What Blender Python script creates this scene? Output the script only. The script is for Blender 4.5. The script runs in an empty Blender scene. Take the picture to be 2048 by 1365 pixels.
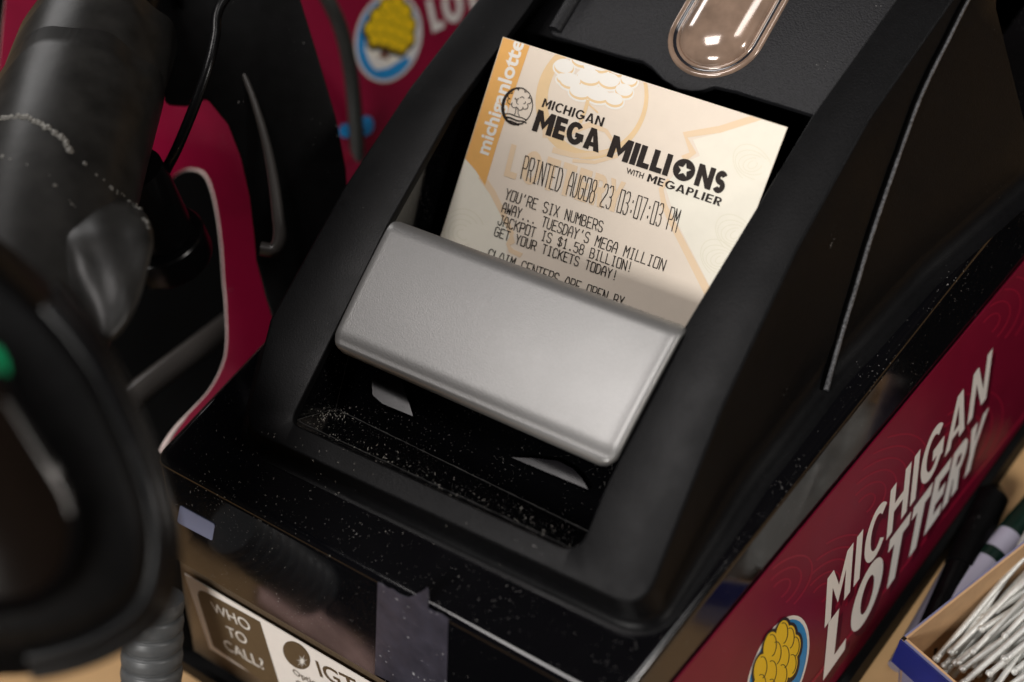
import bpy, math, random
from mathutils import Vector, Matrix
from mathutils.bvhtree import BVHTree

random.seed(7)
S = 0.00083                     # scene millimetre -> metre
UP = 100.0                      # counter top sits at world z = 0
V3 = Vector

# ------------------------------------------------------------------ camera model
F_PX, CX, CY = 3150.0, 1024.0, 682.5
X = V3((5380, 2312, -F_PX)).normalized()
Y = V3((3750, -4400, F_PX)); Y = (Y - X * X.dot(Y)).normalized()
Z = X.cross(Y)
def ray(p):
    c = V3(((p[0] - CX) / F_PX, (p[1] - CY) / F_PX, 1.0))
    return V3((X.dot(c), Y.dot(c), Z.dot(c)))
P0 = V3((0, 0, 8))
CAM = P0 - 400 * ray((880, 1032))
TH = math.radians(18)
N18 = V3((0, -math.sin(TH), math.cos(TH)))
S18 = V3((0, math.cos(TH), math.sin(TH)))

def un(p, pl):
    n, q = pl
    r = ray(p)
    return CAM + r * (n.dot(q - CAM) / n.dot(r))
def at(p, t): return CAM + ray(p) * t
def plF(d=0.0): return (N18, P0 + N18 * d)
def plZ(z): return (V3((0, 0, 1)), V3((0, 0, z)))
def off(pl, d): return (pl[0], pl[1] + pl[0].normalized() * d)
FD = 0.165
FP = (V3((0, -1, FD)).normalized(), V3((0, -20.1, 0)))          # front face of the base
# right face of the base: goes through the traced top edge, drafted outwards
_a, _b = V3((65.6, -6, 0)), V3((78.1, 179, 0))
_dn = V3((0.12, 0, -1))
_n = (_b - _a).cross(_dn).normalized()
if _n.x < 0: _n = -_n
SP = (_n, _a)
# ticket plane
AT = math.radians(45)
TN = V3((0, -math.sin(AT), math.cos(AT)))
TP = (TN, un((1550, 340), plF()))

# ------------------------------------------------------------------ scene helpers
sc = bpy.context.scene
COL = sc.collection
WORLD = {}                       # object name -> world offset (mm) of its mesh origin

def tag(o, label=None, cat=None, group=None, kind=None):
    if label: o['label'] = label
    if cat: o['category'] = cat
    if group: o['group'] = group
    if kind: o['kind'] = kind
    return o

def empty(name, loc, label, cat, group=None):
    o = bpy.data.objects.new(name, None); COL.objects.link(o)
    o.empty_display_size = 0.01
    o.location = (V3(loc) + V3((0, 0, UP))) * S
    WORLD[o.name] = V3(loc)
    return tag(o, label, cat, group)

def mesh(name, verts, faces, mat, parent=None, smooth=False, origin=None, mats=None, fmat=None, auto=None):
    vs = [V3(v) for v in verts]
    if parent is not None:
        org = WORLD[parent.name]
    else:
        org = V3(origin) if origin is not None else V3((sum(v.x for v in vs) / len(vs), sum(v.y for v in vs) / len(vs), min(v.z for v in vs)))
    me = bpy.data.meshes.new(name)
    me.from_pydata([tuple((v - org) * S) for v in vs], [], faces)
    me.validate(clean_customdata=False)
    for m in (mats or [mat]): me.materials.append(m)
    if fmat:
        for p, k in zip(me.polygons, fmat): p.material_index = k
    if smooth:
        for p in me.polygons: p.use_smooth = True
        if auto is not None:
            try: me.set_sharp_from_angle(angle=math.radians(auto))
            except Exception: pass
    me.update()
    o = bpy.data.objects.new(name, me); COL.objects.link(o)
    if parent is not None:
        o.parent = parent
        WORLD[o.name] = org
    else:
        o.location = (org + V3((0, 0, UP))) * S
        WORLD[o.name] = org
    return o

def recalc(o):
    import bmesh
    bm = bmesh.new(); bm.from_mesh(o.data)
    bmesh.ops.recalc_face_normals(bm, faces=bm.faces)
    bm.to_mesh(o.data); bm.free()
    return o

def bevel(o, w, seg=3, ang=40):
    m = o.modifiers.new('bevel', 'BEVEL'); m.width = w * S; m.segments = seg
    m.limit_method = 'ANGLE'; m.angle_limit = math.radians(ang); m.harden_normals = False
    for p in o.data.polygons: p.use_smooth = True
    return o

def round_poly(pts, r, seg=6):
    """round the corners of a closed polygon; r is a number or one per corner"""
    out = []; n = len(pts)
    for i in range(n):
        p0, p1, p2 = V3(pts[i - 1]), V3(pts[i]), V3(pts[(i + 1) % n])
        ri = r[i] if isinstance(r, (list, tuple)) else r
        a, b = (p0 - p1), (p2 - p1)
        if ri <= 0: out.append(p1); continue
        cosv = max(-1, min(1, a.normalized().dot(b.normalized())))
        half = math.acos(cosv) / 2
        d = min(ri / max(math.tan(half), 1e-3), a.length * 0.45, b.length * 0.45)
        s, e = p1 + a.normalized() * d, p1 + b.normalized() * d
        for k in range(seg + 1):
            t = k / seg
            out.append(s * (1 - t) ** 2 + p1 * 2 * t * (1 - t) + e * t * t)
    return out

def resample(pts, step, closed=True):
    out = []; n = len(pts)
    for i in range(n if closed else n - 1):
        a, b = V3(pts[i]), V3(pts[(i + 1) % n])
        k = max(1, int((b - a).length / step))
        for j in range(k): out.append(a.lerp(b, j / k))
    if not closed: out.append(V3(pts[-1]))
    return out

def prism(name, poly, thick_vec, mat, parent=None, bev=0, **kw):
    n = len(poly); t = V3(thick_vec)
    vs = [V3(p) for p in poly] + [V3(p) + t for p in poly]
    fs = [tuple(range(n)), tuple(range(2 * n - 1, n - 1, -1))]
    for i in range(n):
        j = (i + 1) % n; fs.append((i, i + n, j + n, j))
    o = mesh(name, vs, fs, mat, parent, **kw)
    recalc(o)
    if bev: bevel(o, bev)
    return o

def tube_data(path, radii, seg=16, cap=True, squash=None):
    path = [V3(p) for p in path]; vs = []; fs = []
    if not isinstance(radii, (list, tuple)): radii = [radii] * len(path)
    up = V3((0.13, 0.21, 0.97))
    prev = None
    for i, p in enumerate(path):
        d = (path[min(i + 1, len(path) - 1)] - path[max(i - 1, 0)]).normalized()
        if prev is None:
            u = d.cross(up)
            if u.length < 1e-3: u = d.cross(V3((1, 0, 0)))
            u.normalize()
        else:
            u = (prev - d * prev.dot(d)).normalized()
        prev = u; w = d.cross(u)
        for k in range(seg):
            a = 2 * math.pi * k / seg
            vs.append(p + (u * math.cos(a) + w * math.sin(a)) * radii[i])
    for i in range(len(path) - 1):
        for k in range(seg):
            a, b = i * seg + k, i * seg + (k + 1) % seg
            fs.append((a, b, b + seg, a + seg))
    if cap:
        fs.append(tuple(range(seg - 1, -1, -1)))
        fs.append(tuple(range((len(path) - 1) * seg, len(path) * seg)))
    return vs, fs

def catmull(pts, k=8):
    pts = [V3(p) for p in pts]
    P = [pts[0] * 2 - pts[1]] + pts + [pts[-1] * 2 - pts[-2]]
    out = []
    for i in range(1, len(P) - 2):
        for j in range(k):
            t = j / k
            a, b, c, d = P[i - 1], P[i], P[i + 1], P[i + 2]
            out.append(0.5 * ((2 * b) + (c - a) * t + (2 * a - 5 * b + 4 * c - d) * t * t + (3 * b - a - 3 * c + d) * t ** 3))
    out.append(pts[-1])
    return out

def tube(name, path, r, mat, parent=None, seg=16, **kw):
    vs, fs = tube_data(path, r, seg)
    return mesh(name, vs, fs, mat, parent, smooth=True, auto=50, **kw)

def bvh_of(*objs):
    vs = []; fs = []
    for o in objs:
        org = WORLD[o.name]; b = len(vs)
        for v in o.data.vertices: vs.append(v.co / S + org)
        for p in o.data.polygons: fs.append([b + i for i in p.vertices])
    return BVHTree.FromPolygons(vs, fs)
def hit(bvh, p, lift=0.0):
    loc, nor, idx, d = bvh.ray_cast(CAM, ray(p).normalized())
    if loc is None: return None
    if nor.dot(ray(p)) > 0: nor = -nor
    return loc + nor * lift

# ------------------------------------------------------------------ flat lettering and marks
def homog(q):
    """unit square (0,0)(1,0)(1,1)(0,1) -> four pixel corners"""
    (x0, y0), (x1, y1), (x2, y2), (x3, y3) = q
    dx1, dx2, dx3 = x1 - x2, x3 - x2, x0 - x1 + x2 - x3
    dy1, dy2, dy3 = y1 - y2, y3 - y2, y0 - y1 + y2 - y3
    den = dx1 * dy2 - dx2 * dy1
    g = (dx3 * dy2 - dx2 * dy3) / den; h = (dx1 * dy3 - dx3 * dy1) / den
    a, b, c = x1 - x0 + g * x1, x3 - x0 + h * x3, x0
    d, e, f = y1 - y0 + g * y1, y3 - y0 + h * y3, y0
    def m(u, v):
        w = g * u + h * v + 1
        return ((a * u + b * v + c) / w, (d * u + e * v + f) / w)
    return m

def clip(poly, clipper):
    """Sutherland-Hodgman against a convex pixel polygon"""
    if clipper is None: return poly
    cxm = sum(p[0] for p in clipper) / len(clipper); cym = sum(p[1] for p in clipper) / len(clipper)
    for i in range(len(clipper)):
        a, b = clipper[i], clipper[(i + 1) % len(clipper)]
        def side(p): return (b[0] - a[0]) * (p[1] - a[1]) - (b[1] - a[1]) * (p[0] - a[0])
        sg = 1 if side((cxm, cym)) > 0 else -1
        out = []
        for j in range(len(poly)):
            p, q = poly[j - 1], poly[j]
            sp, sq = side(p) * sg, side(q) * sg
            if (sp >= 0) != (sq >= 0):
                t = sp / (sp - sq); out.append((p[0] + (q[0] - p[0]) * t, p[1] + (q[1] - p[1]) * t))
            if sq >= 0: out.append(q)
        poly = out
        if len(poly) < 3: return []
    return poly

class Marks:
    """collects flat pixel-space polygons that are laid on one real plane"""
    def __init__(s, plane, lift, clipper=None): s.pl = off(plane, lift); s.cl = clipper; s.polys = []
    def poly(s, pts):
        c = clip([tuple(p[:2]) for p in pts], s.cl)
        if len(c) >= 3: s.polys.append(c)
    def stroke(s, pts, w, closed=False):
        pts = [V3((p[0], p[1], 0)) for p in pts]
        n = len(pts); L = []; R = []
        for i in range(n):
            if closed: a, b = pts[i - 1], pts[(i + 1) % n]
            else: a, b = pts[max(i - 1, 0)], pts[min(i + 1, n - 1)]
            d = (b - a)
            if d.length < 1e-6: d = V3((1, 0, 0))
            d.normalize(); nn = V3((-d.y, d.x, 0)) * (w(i / max(n - 1, 1)) if callable(w) else w) * 0.5
            L.append(pts[i] + nn); R.append(pts[i] - nn)
        for i in range(n if closed else n - 1):
            j = (i + 1) % n
            s.poly([L[i], L[j], R[j], R[i]])
    def mapped(s, polys, q):
        m = homog(q)
        for p in polys: s.poly([m(x, y) for x, y in p])
    def build(s, name, mat, parent):
        vs = []; fs = []
        for i_, p in enumerate(s.polys):
            b = len(vs); pl_ = off(s.pl, (i_ % 7) * .003)
            vs += [un(q, pl_) for q in p]
            fs.append(tuple(range(b, b + len(p))))
        me = mesh(name, vs, fs, mat, parent)
        nn = s.pl[0]
        flip = [p.index for p in me.data.polygons if p.normal.dot(nn) < 0]
        for i in flip: me.data.polygons[i].flip()
        return me

_tc = {}
def text_polys(txt, bold=0.0, space=1.0):
    """outline text of the built-in font as polygons, x 0..1 over its width, y 0..1 over its cap height"""
    key = (txt, bold, space)
    if key in _tc: return _tc[key]
    cu = bpy.data.curves.new('t', 'FONT'); cu.body = txt; cu.offset = bold; cu.space_character = space
    cu.resolution_u = 4
    o = bpy.data.objects.new('t', cu); COL.objects.link(o)
    dg = bpy.context.evaluated_depsgraph_get(); dg.update()
    ev = o.evaluated_get(dg); me = ev.to_mesh()
    co = [(v.co.x, v.co.y) for v in me.vertices]
    polys = [[co[i] for i in p.vertices] for p in me.polygons]
    ev.to_mesh_clear()
    bpy.data.objects.remove(o); bpy.data.curves.remove(cu)
    x0 = min(c[0] for c in co); x1 = max(c[0] for c in co)
    cap = 0.729 + bold * 2
    res = [[((x - x0) / (x1 - x0), (y + bold) / cap) for x, y in p] for p in polys]
    _tc[key] = res
    return res

def arc(cx, cy, rx, ry, a0, a1, n=5):
    return [(cx + rx * math.cos(math.radians(a0 + (a1 - a0) * k / n)), cy + ry * math.sin(math.radians(a0 + (a1 - a0) * k / n))) for k in range(n + 1)]
O_ = [[(1, 0), (.25, 0), (0, .8), (0, 5.2), (.25, 6), (1, 6), (3, 6), (3.75, 6), (4, 5.2), (4, .8), (3.75, 0), (3, 0), (1, 0)]]
GLY = {
 'A': [[(0, 0), (0, 3.5), (1.2, 6), (2.8, 6), (4, 3.5), (4, 0)], [(0, 2.4), (4, 2.4)]],
 'B': [[(0, 0), (0, 6), (2.6, 6), (3.6, 5.3), (3.6, 3.8), (2.6, 3.1), (0, 3.1)], [(2.6, 3.1), (4, 2.3), (4, .8), (3, 0), (0, 0)]],
 'C': [[(4, 5), (3, 6), (1, 6), (0, 5), (0, 1), (1, 0), (3, 0), (4, 1)]],
 'D': [[(0, 0), (0, 6), (2.4, 6), (4, 4.6), (4, 1.4), (2.4, 0), (0, 0)]],
 'E': [[(4, 6), (0, 6), (0, 0), (4, 0)], [(0, 3.1), (3, 3.1)]],
 'G': [[(4, 5), (3, 6), (1, 6), (0, 5), (0, 1), (1, 0), (3, 0), (4, 1), (4, 2.8), (2.2, 2.8)]],
 'I': [[(1, 6), (3, 6)], [(2, 6), (2, 0)], [(1, 0), (3, 0)]],
 'J': [[(2, 6), (4, 6)], [(3.4, 6), (3.4, 1), (2.6, 0), (1, 0), (0, 1), (0, 1.8)]],
 'K': [[(0, 0), (0, 6)], [(4, 6), (0, 2.6)], [(1.2, 3.6), (4, 0)]],
 'L': [[(0, 6), (0, 0), (4, 0)]],
 'M': [[(0, 0), (0, 6), (2, 3), (4, 6), (4, 0)]],
 'N': [[(0, 0), (0, 6), (4, 0), (4, 6)]],
 'O': O_, '0': O_,
 'P': [[(0, 0), (0, 6), (3, 6), (4, 5.2), (4, 3.6), (3, 2.8), (0, 2.8)]],
 'R': [[(0, 0), (0, 6), (3, 6), (4, 5.2), (4, 3.6), (3, 2.8), (0, 2.8)], [(2.2, 2.8), (4, 0)]],
 'S': [[(4, 5), (3, 6), (1, 6), (0, 5.2), (0, 4), (1, 3.2), (3, 2.8), (4, 2), (4, .8), (3, 0), (1, 0), (0, 1)]],
 'T': [[(0, 6), (4, 6)], [(2, 6), (2, 0)]],
 'U': [[(0, 6), (0, 1), (1, 0), (3, 0), (4, 1), (4, 6)]],
 'W': [[(0, 6), (0.6, 0), (2, 3.2), (3.4, 0), (4, 6)]],
 'X': [[(0, 0), (4, 6)], [(0, 6), (4, 0)]],
 'Y': [[(0, 6), (2, 3), (4, 6)], [(2, 3), (2, 0)]],
 '1': [[(.8, 4.6), (2, 6), (2, 0)], [(.8, 0), (3.2, 0)]],
 '2': [[(0, 5), (1, 6), (3, 6), (4, 5), (4, 3.8), (0, .8), (0, 0), (4, 0)]],
 '3': [[(0, 5.4), (1, 6), (3, 6), (3.8, 5.2), (3.8, 3.8), (2.8, 3.1), (1.4, 3.1)], [(2.8, 3.1), (4, 2.3), (4, .8), (3, 0), (1, 0), (0, .8)]],
 '5': [[(4, 6), (.2, 6), (0, 3.4), (2.8, 3.6), (4, 2.6), (4, .9), (3, 0), (1, 0), (0, .8)]],
 '7': [[(0, 6), (4, 6), (1.6, 0)]],
 '8': [[(1, 3.1), (.2, 4), (.2, 5.2), (1, 6), (3, 6), (3.8, 5.2), (3.8, 4), (3, 3.1), (1, 3.1), (0, 2.2), (0, .8), (1, 0), (3, 0), (4, .8), (4, 2.2), (3, 3.1)]],
 ':': [[(1.8, 4.2), (2.2, 4.2), (2.2, 3.7), (1.8, 3.7)], [(1.8, 1.6), (2.2, 1.6), (2.2, 1.1), (1.8, 1.1)]],
 '.': [[(1.7, .5), (2.3, .5), (2.3, 0), (1.7, 0)]],
 "'": [[(2.2, 6.2), (1.8, 4.6)]],
 '!': [[(2, 6), (2, 1.6)], [(2, .4), (2, 0)]],
 '$': [[(4, 4.8), (3, 5.4), (1, 5.4), (0, 4.7), (0, 3.8), (1, 3.2), (3, 2.8), (4, 2.2), (4, 1.2), (3, .6), (1, .6), (0, 1.2)], [(2, 6.2), (2, -.2)]],
}
def thermal(M, txt, q, w):
    """stroke lettering of a receipt printer; q = pixel corners BL BR TR TL of the whole line"""
    m = homog(q); n = len(txt); wid = 5.6 * n - 1.6
    for i, ch in enumerate(txt):
        for st in GLY.get(ch, []):
            pts = [m((i * 5.6 + x) / wid, y / 6.0) for x, y in st]
            fine = []
            for a, b in zip(pts, pts[1:]):
                fine += [a, ((a[0] + b[0]) / 2, (a[1] + b[1]) / 2)]
            fine.append(pts[-1])
            # segment by segment, each a little overlong, so corners stay crisp
            for a, b in zip(pts, pts[1:]):
                d = V3((b[0] - a[0], b[1] - a[1], 0)); L = d.length
                if L < 1e-4: continue
                d /= L; e = w * 0.4; ww = w * random.uniform(0.88, 1.1)
                M.stroke([(a[0] - d.x * e, a[1] - d.y * e), (b[0] + d.x * e, b[1] + d.y * e)], ww)

def heavy_glyph(ch, w):
    """solid poster capitals, 6 high; returns (pieces, width)"""
    h = w * .82
    def ring(cx, rx, a0, a1, n=22, wy=None):
        out = []; ry = 3.1; iw = rx - w; ih = ry - (wy or h)
        for k in range(n):
            p, q = math.radians(a0 + (a1 - a0) * k / n), math.radians(a0 + (a1 - a0) * (k + 1) / n)
            out.append([(cx + rx * math.cos(p), 3 + ry * math.sin(p)), (cx + rx * math.cos(q), 3 + ry * math.sin(q)),
                        (cx + iw * math.cos(q), 3 + ih * math.sin(q)), (cx + iw * math.cos(p), 3 + ih * math.sin(p))])
        return out
    def path(pts, ww):
        L = []; Rr = []; n = len(pts)
        for i in range(n):
            a, b = pts[max(i - 1, 0)], pts[min(i + 1, n - 1)]
            dx, dy = b[0] - a[0], b[1] - a[1]; l = math.hypot(dx, dy) or 1
            nx, ny = -dy / l * ww / 2, dx / l * ww / 2
            L.append((pts[i][0] + nx, pts[i][1] + ny)); Rr.append((pts[i][0] - nx, pts[i][1] - ny))
        return [[L[i], L[i + 1], Rr[i + 1], Rr[i]] for i in range(n - 1)]
    if ch == 'I': return [[(0, 0), (0, 6), (w, 6), (w, 0)]], w
    if ch == 'M':
        W_ = 4.4 * .55 + w * 2.2; c = W_ / 2
        return [[(0, 0), (0, 6), (w, 6), (w, 0)], [(W_ - w, 0), (W_ - w, 6), (W_, 6), (W_, 0)],
                [(w, 6), (w, 6 - w * 1.7), (c, .9), (c, 3.1)], [(W_ - w, 6), (c, 3.1), (c, .9), (W_ - w, 6 - w * 1.7)]], W_
    if ch == 'N':
        W_ = 2.2 + w * 1.9
        return [[(0, 0), (0, 6), (w, 6), (w, 0)], [(W_ - w, 0), (W_ - w, 6), (W_, 6), (W_, 0)],
                [(w, 6), (w, 6 - w * 1.6), (W_ - w, 0), (W_ - w, w * 1.6)]], W_
    if ch == 'E':
        W_ = 2.1 + w
        return [[(0, 0), (0, 6), (w, 6), (w, 0)], [(w, 6 - h), (w, 6), (W_, 6), (W_, 6 - h)], [(w, 3 - h / 2), (w, 3 + h / 2), (W_ - .25, 3 + h / 2), (W_ - .25, 3 - h / 2)],
                [(w, 0), (w, h), (W_, h), (W_, 0)]], W_
    if ch == 'L':
        W_ = 1.9 + w
        return [[(0, 0), (0, 6), (w, 6), (w, 0)], [(w, 0), (w, h), (W_, h), (W_, 0)]], W_
    if ch == 'T':
        W_ = 2.4 + w
        return [[(0, 6 - h), (0, 6), (W_, 6), (W_, 6 - h)], [((W_ - w) / 2, 0), ((W_ - w) / 2, 6 - h), ((W_ + w) / 2, 6 - h), ((W_ + w) / 2, 0)]], W_
    if ch == 'H':
        W_ = 2.2 + w * 1.8
        return [[(0, 0), (0, 6), (w, 6), (w, 0)], [(W_ - w, 0), (W_ - w, 6), (W_, 6), (W_, 0)], [(w, 3 - h / 2), (w, 3 + h / 2), (W_ - w, 3 + h / 2), (W_ - w, 3 - h / 2)]], W_
    if ch == 'Y':
        W_ = 3.0 + w; c = W_ / 2
        return [[(0, 6), (w, 6), (c, 3.6), (c, 2.6), (c - w / 2, 2.6)], [(W_, 6), (c + w / 2, 2.6), (c, 2.6), (c, 3.6), (W_ - w, 6)], [(c - w / 2, 0), (c - w / 2, 2.6), (c + w / 2, 2.6), (c + w / 2, 0)]], W_
    if ch == 'A':
        W_ = 3.1 + w * 1.3; c = W_ / 2; t = w * .55
        return [[(0, 0), (c - t, 6), (c, 6), (c, 6 - w * 1.15), (w * 1.05, 0)], [(W_, 0), (W_ - w * 1.05, 0), (c, 6 - w * 1.15), (c, 6), (c + t, 6)],
                [(w * .98 + .22, 1.0), (w * .8 + .62, 1.0 + h * .8), (W_ - w * .8 - .62, 1.0 + h * .8), (W_ - w * .98 - .22, 1.0)]], W_
    if ch == 'O':
        rx = 2.0 + w * .42
        return ring(rx, rx, 0, 360, 36), 2 * rx
    if ch == 'C':
        rx = 2.0 + w * .4
        return ring(rx, rx, 42, 318), rx * 1.72
    if ch == 'G':
        rx = 2.1 + w * .42
        return ring(rx, rx, 42, 330) + [[(rx + .1, 1.9), (rx + .1, 3.2), (rx * 2, 3.2), (rx * 2, 1.2), (rx * 2 - w, 1.2), (rx * 2 - w, 1.9)]], rx * 2
    if ch == 'P': return heavy_glyph('R', w)[0][:-1], 2.2 + w
    if ch == 'R':
        W_ = 2.2 + w; r_ = []
        r_ = [[(0, 0), (0, 6), (w, 6), (w, 0)]]
        pts = [(w * .9, 6 - h / 2)] + [(W_ - 1.5 - .1 + 1.05 * math.cos(math.radians(a)) + w * .12, 4.2 + (1.8 - h / 2) * math.sin(math.radians(a))) for a in range(90, -91, -20)] + [(w * .9, 2.4 + h / 2)]
        r_ += path(pts, h)
        r_.append([(w + .2, 2.6), (w * 2.0, 2.6), (W_ + .15, 0), (W_ - w + .1, 0)])
        return r_, W_
    if ch == 'S':
        W_ = 2.2 + w; hw = h / 2; c = W_ / 2; rx = (W_ - w) / 2; pts = []
        ry1 = (6 - 2 * hw) / 4
        pts += [(c + rx * math.cos(math.radians(a)), 6 - hw - ry1 + ry1 * math.sin(math.radians(a))) for a in range(30, 271, 20)]
        pts += [(c + rx * math.cos(math.radians(a)), hw + ry1 + ry1 * math.sin(math.radians(a))) for a in range(90, -151, -20)]
        return path(pts, (w + h) / 2), W_
    return [], 2.0
def heavy(M, txt, q, w=1.6, gap=.55):
    m = homog(q); x = 0; items = []
    for ch in txt:
        ps, wd = heavy_glyph(ch, w); items.append((ps, x)); x += wd + gap
    tot = x - gap
    for ps, x0 in items:
        for p in ps: M.poly([m((x0 + a) / tot, b / 6) for a, b in p])

# ------------------------------------------------------------------ materials
def lin(r, g, b):
    f = lambda c: (c / 255 / 12.92) if c / 255 <= 0.04045 else ((c / 255 + 0.055) / 1.055) ** 2.4
    return (f(r), f(g), f(b), 1)

def material(name, col, rough=0.5, metal=0.0, spec=0.5, coat=0.0, noise=0.0, nscale=400, bump=0.0, bscale=2500,
             dust=0.0, dscale=900, dcol=(0.24, 0.23, 0.22, 1), smudge=0.0, emit=None, trans=0.0, alpha=1.0, wear=0.0):
    m = bpy.data.materials.new(name); m.use_nodes = True
    nt = m.node_tree; N = nt.nodes; L = nt.links
    b = N['Principled BSDF']
    b.inputs['Base Color'].default_value = col if len(col) == 4 else (*col, 1)
    b.inputs['Roughness'].default_value = rough
    b.inputs['Metallic'].default_value = metal
    b.inputs['Specular IOR Level'].default_value = spec
    b.inputs['Coat Weight'].default_value = coat
    b.inputs['Coat Roughness'].default_value = 0.08
    b.inputs['Transmission Weight'].default_value = trans
    b.inputs['Alpha'].default_value = alpha
    if emit:
        b.inputs['Emission Color'].default_value = emit[0]; b.inputs['Emission Strength'].default_value = emit[1]
    tc = N.new('ShaderNodeTexCoord')
    def nz(scale, det=4.0, r=0.6):
        n = N.new('ShaderNodeTexNoise'); n.inputs['Scale'].default_value = scale
        n.inputs['Detail'].default_value = det; n.inputs['Roughness'].default_value = r
        L.new(tc.outputs['Object'], n.inputs['Vector']); return n
    def ramp(src, a, c):
        r = N.new('ShaderNodeMapRange'); r.inputs['From Min'].default_value = a; r.inputs['From Max'].default_value = c
        L.new(src, r.inputs['Value']); return r
    colsock = None
    if noise:
        n = nz(nscale); mx = N.new('ShaderNodeMix'); mx.data_type = 'RGBA'
        c = b.inputs['Base Color'].default_value
        mx.inputs[6].default_value = (c[0] * (1 - noise), c[1] * (1 - noise), c[2] * (1 - noise), 1)
        mx.inputs[7].default_value = (c[0] * (1 + noise), c[1] * (1 + noise), c[2] * (1 + noise), 1)
        L.new(ramp(n.outputs['Fac'], .3, .7).outputs[0], mx.inputs[0]); colsock = mx.outputs[2]
    rsock = None
    if smudge:
        n = nz(55, 5, .65); r = ramp(n.outputs['Fac'], .35, .7)
        r.inputs['To Min'].default_value = rough; r.inputs['To Max'].default_value = rough + smudge
        rsock = r.outputs[0]
    if dust:
        v = N.new('ShaderNodeTexVoronoi'); v.inputs['Scale'].default_value = dscale * 1.5; v.feature = 'F1'
        n0 = nz(3000, 2); vm = N.new('ShaderNodeVectorMath'); vm.operation = 'MULTIPLY_ADD'
        vm.inputs[1].default_value = (0.0007,) * 3
        L.new(n0.outputs['Color'], vm.inputs[0]); L.new(tc.outputs['Object'], vm.inputs[2]); L.new(vm.outputs[0], v.inputs['Vector'])
        # random threshold per cell so that specks differ in size, thinned by a large noise
        sep = N.new('ShaderNodeSeparateColor'); L.new(v.outputs['Color'], sep.inputs[0])
        pw = N.new('ShaderNodeMath'); pw.operation = 'POWER'; pw.inputs[1].default_value = 3.0; L.new(sep.outputs[0], pw.inputs[0])
        thr = N.new('ShaderNodeMath'); thr.operation = 'MULTIPLY'; thr.inputs[1].default_value = 0.30; L.new(pw.outputs[0], thr.inputs[0])
        nb = nz(60, 3); rb = ramp(nb.outputs['Fac'], .62 - dust * .4, .72)
        t2 = N.new('ShaderNodeMath'); t2.operation = 'MULTIPLY'; L.new(thr.outputs[0], t2.inputs[0]); L.new(rb.outputs[0], t2.inputs[1])
        lt = N.new('ShaderNodeMath'); lt.operation = 'LESS_THAN'; L.new(v.outputs['Distance'], lt.inputs[0]); L.new(t2.outputs[0], lt.inputs[1])
        mx = N.new('ShaderNodeMix'); mx.data_type = 'RGBA'
        if colsock: L.new(colsock, mx.inputs[6])
        else: mx.inputs[6].default_value = b.inputs['Base Color'].default_value
        mx.inputs[7].default_value = dcol
        L.new(lt.outputs[0], mx.inputs[0]); colsock = mx.outputs[2]
        rm = N.new('ShaderNodeMix'); rm.data_type = 'FLOAT'
        if rsock: L.new(rsock, rm.inputs[2])
        else: rm.inputs[2].default_value = rough
        rm.inputs[3].default_value = 0.9
        L.new(lt.outputs[0], rm.inputs[0]); rsock = rm.outputs[0]
    if colsock: L.new(colsock, b.inputs['Base Color'])
    if rsock: L.new(rsock, b.inputs['Roughness'])
    if bump:
        n = nz(bscale, 2, .5); bp = N.new('ShaderNodeBump'); bp.inputs['Strength'].default_value = bump
        bp.inputs['Distance'].default_value = 0.0002
        L.new(n.outputs['Fac'], bp.inputs['Height']); L.new(bp.outputs[0], b.inputs['Normal'])
    return m

MATTE = material('matte black plastic', (.0036, .0036, .004), .31, spec=.10, smudge=.12, noise=.25, nscale=900, bump=.22, bscale=2600, dust=.1, dscale=1100)
PANEL = material('grained black plastic', (.012, .012, .0138), .5, spec=.3, noise=.3, nscale=1500, bump=.7, bscale=2200, dust=.08, dscale=1300)
GLOSS = material('gloss black plastic', (.0022, .0022, .003), .06, spec=.5, smudge=.10, dust=1.0, dscale=1250)
WELL = material('dusty gloss black plastic', (.002, .002, .0024), .07, spec=.8, smudge=.10, dust=1.3, dscale=1500)
BLACK = material('black rubbery plastic', (.003, .003, .0032), .42, spec=.10, noise=.3, nscale=300, bump=.2, dust=.25, dscale=700)
BLACKG = material('black shiny plastic', (.003, .003, .0034), .24, spec=.2, noise=.2, bump=.1, dust=.2, dscale=700)
TAPE = material('cloudy black tape', (.015, .0144, .0134), .42, noise=.45, nscale=120, bump=.25, bscale=300, spec=.4)
GLUE = material('dried glue beads', (.24, .23, .21), .55)
SILVER = material('satin silver plastic', (.25, .247, .242), .36, metal=.55, noise=.05, nscale=2600, bump=.16, bscale=3000, smudge=.03)
RIB = material('worn seam ridge', (.062, .062, .066), .45, noise=.7, nscale=1400, bump=1.0, bscale=1800)
PAPER = material('ticket paper', lin(243, 229, 212), .7, noise=.02, nscale=200, bump=.1, bscale=1500, spec=.3)
INK_CREAM = material('pale ticket ink', lin(246, 240, 224), .7, noise=.02, nscale=300, spec=.3)
INK_ORANGE = material('orange ticket ink', lin(244, 186, 108), .7, noise=.03, nscale=200, spec=.3)
INK_PALE = material('pale orange ticket ink', lin(243, 212, 166), .7, noise=.03, nscale=200, spec=.3)
INK_FAINT = material('faint orange ticket ink', lin(243, 216, 182), .7, spec=.3)
INK_WHITE = material('white ticket ink', lin(250, 246, 238), .7, spec=.3)
INK_SWIRL = material('faint swirl ink', lin(238, 232, 212), .7, spec=.3)
INK = material('thermal black ink', lin(40, 32, 28), .6, noise=.5, nscale=2600, spec=.3)
TAUPE = material('taupe painted body', lin(104, 88, 70), .33, metal=.25, noise=.15, nscale=1500, bump=.3, bscale=1800)
LABELW = material('cream label film', lin(242, 234, 226), .5, spec=.2, noise=.02)
LABELB = material('brown label print', lin(94, 77, 55), .5, spec=.2, noise=.05)
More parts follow.
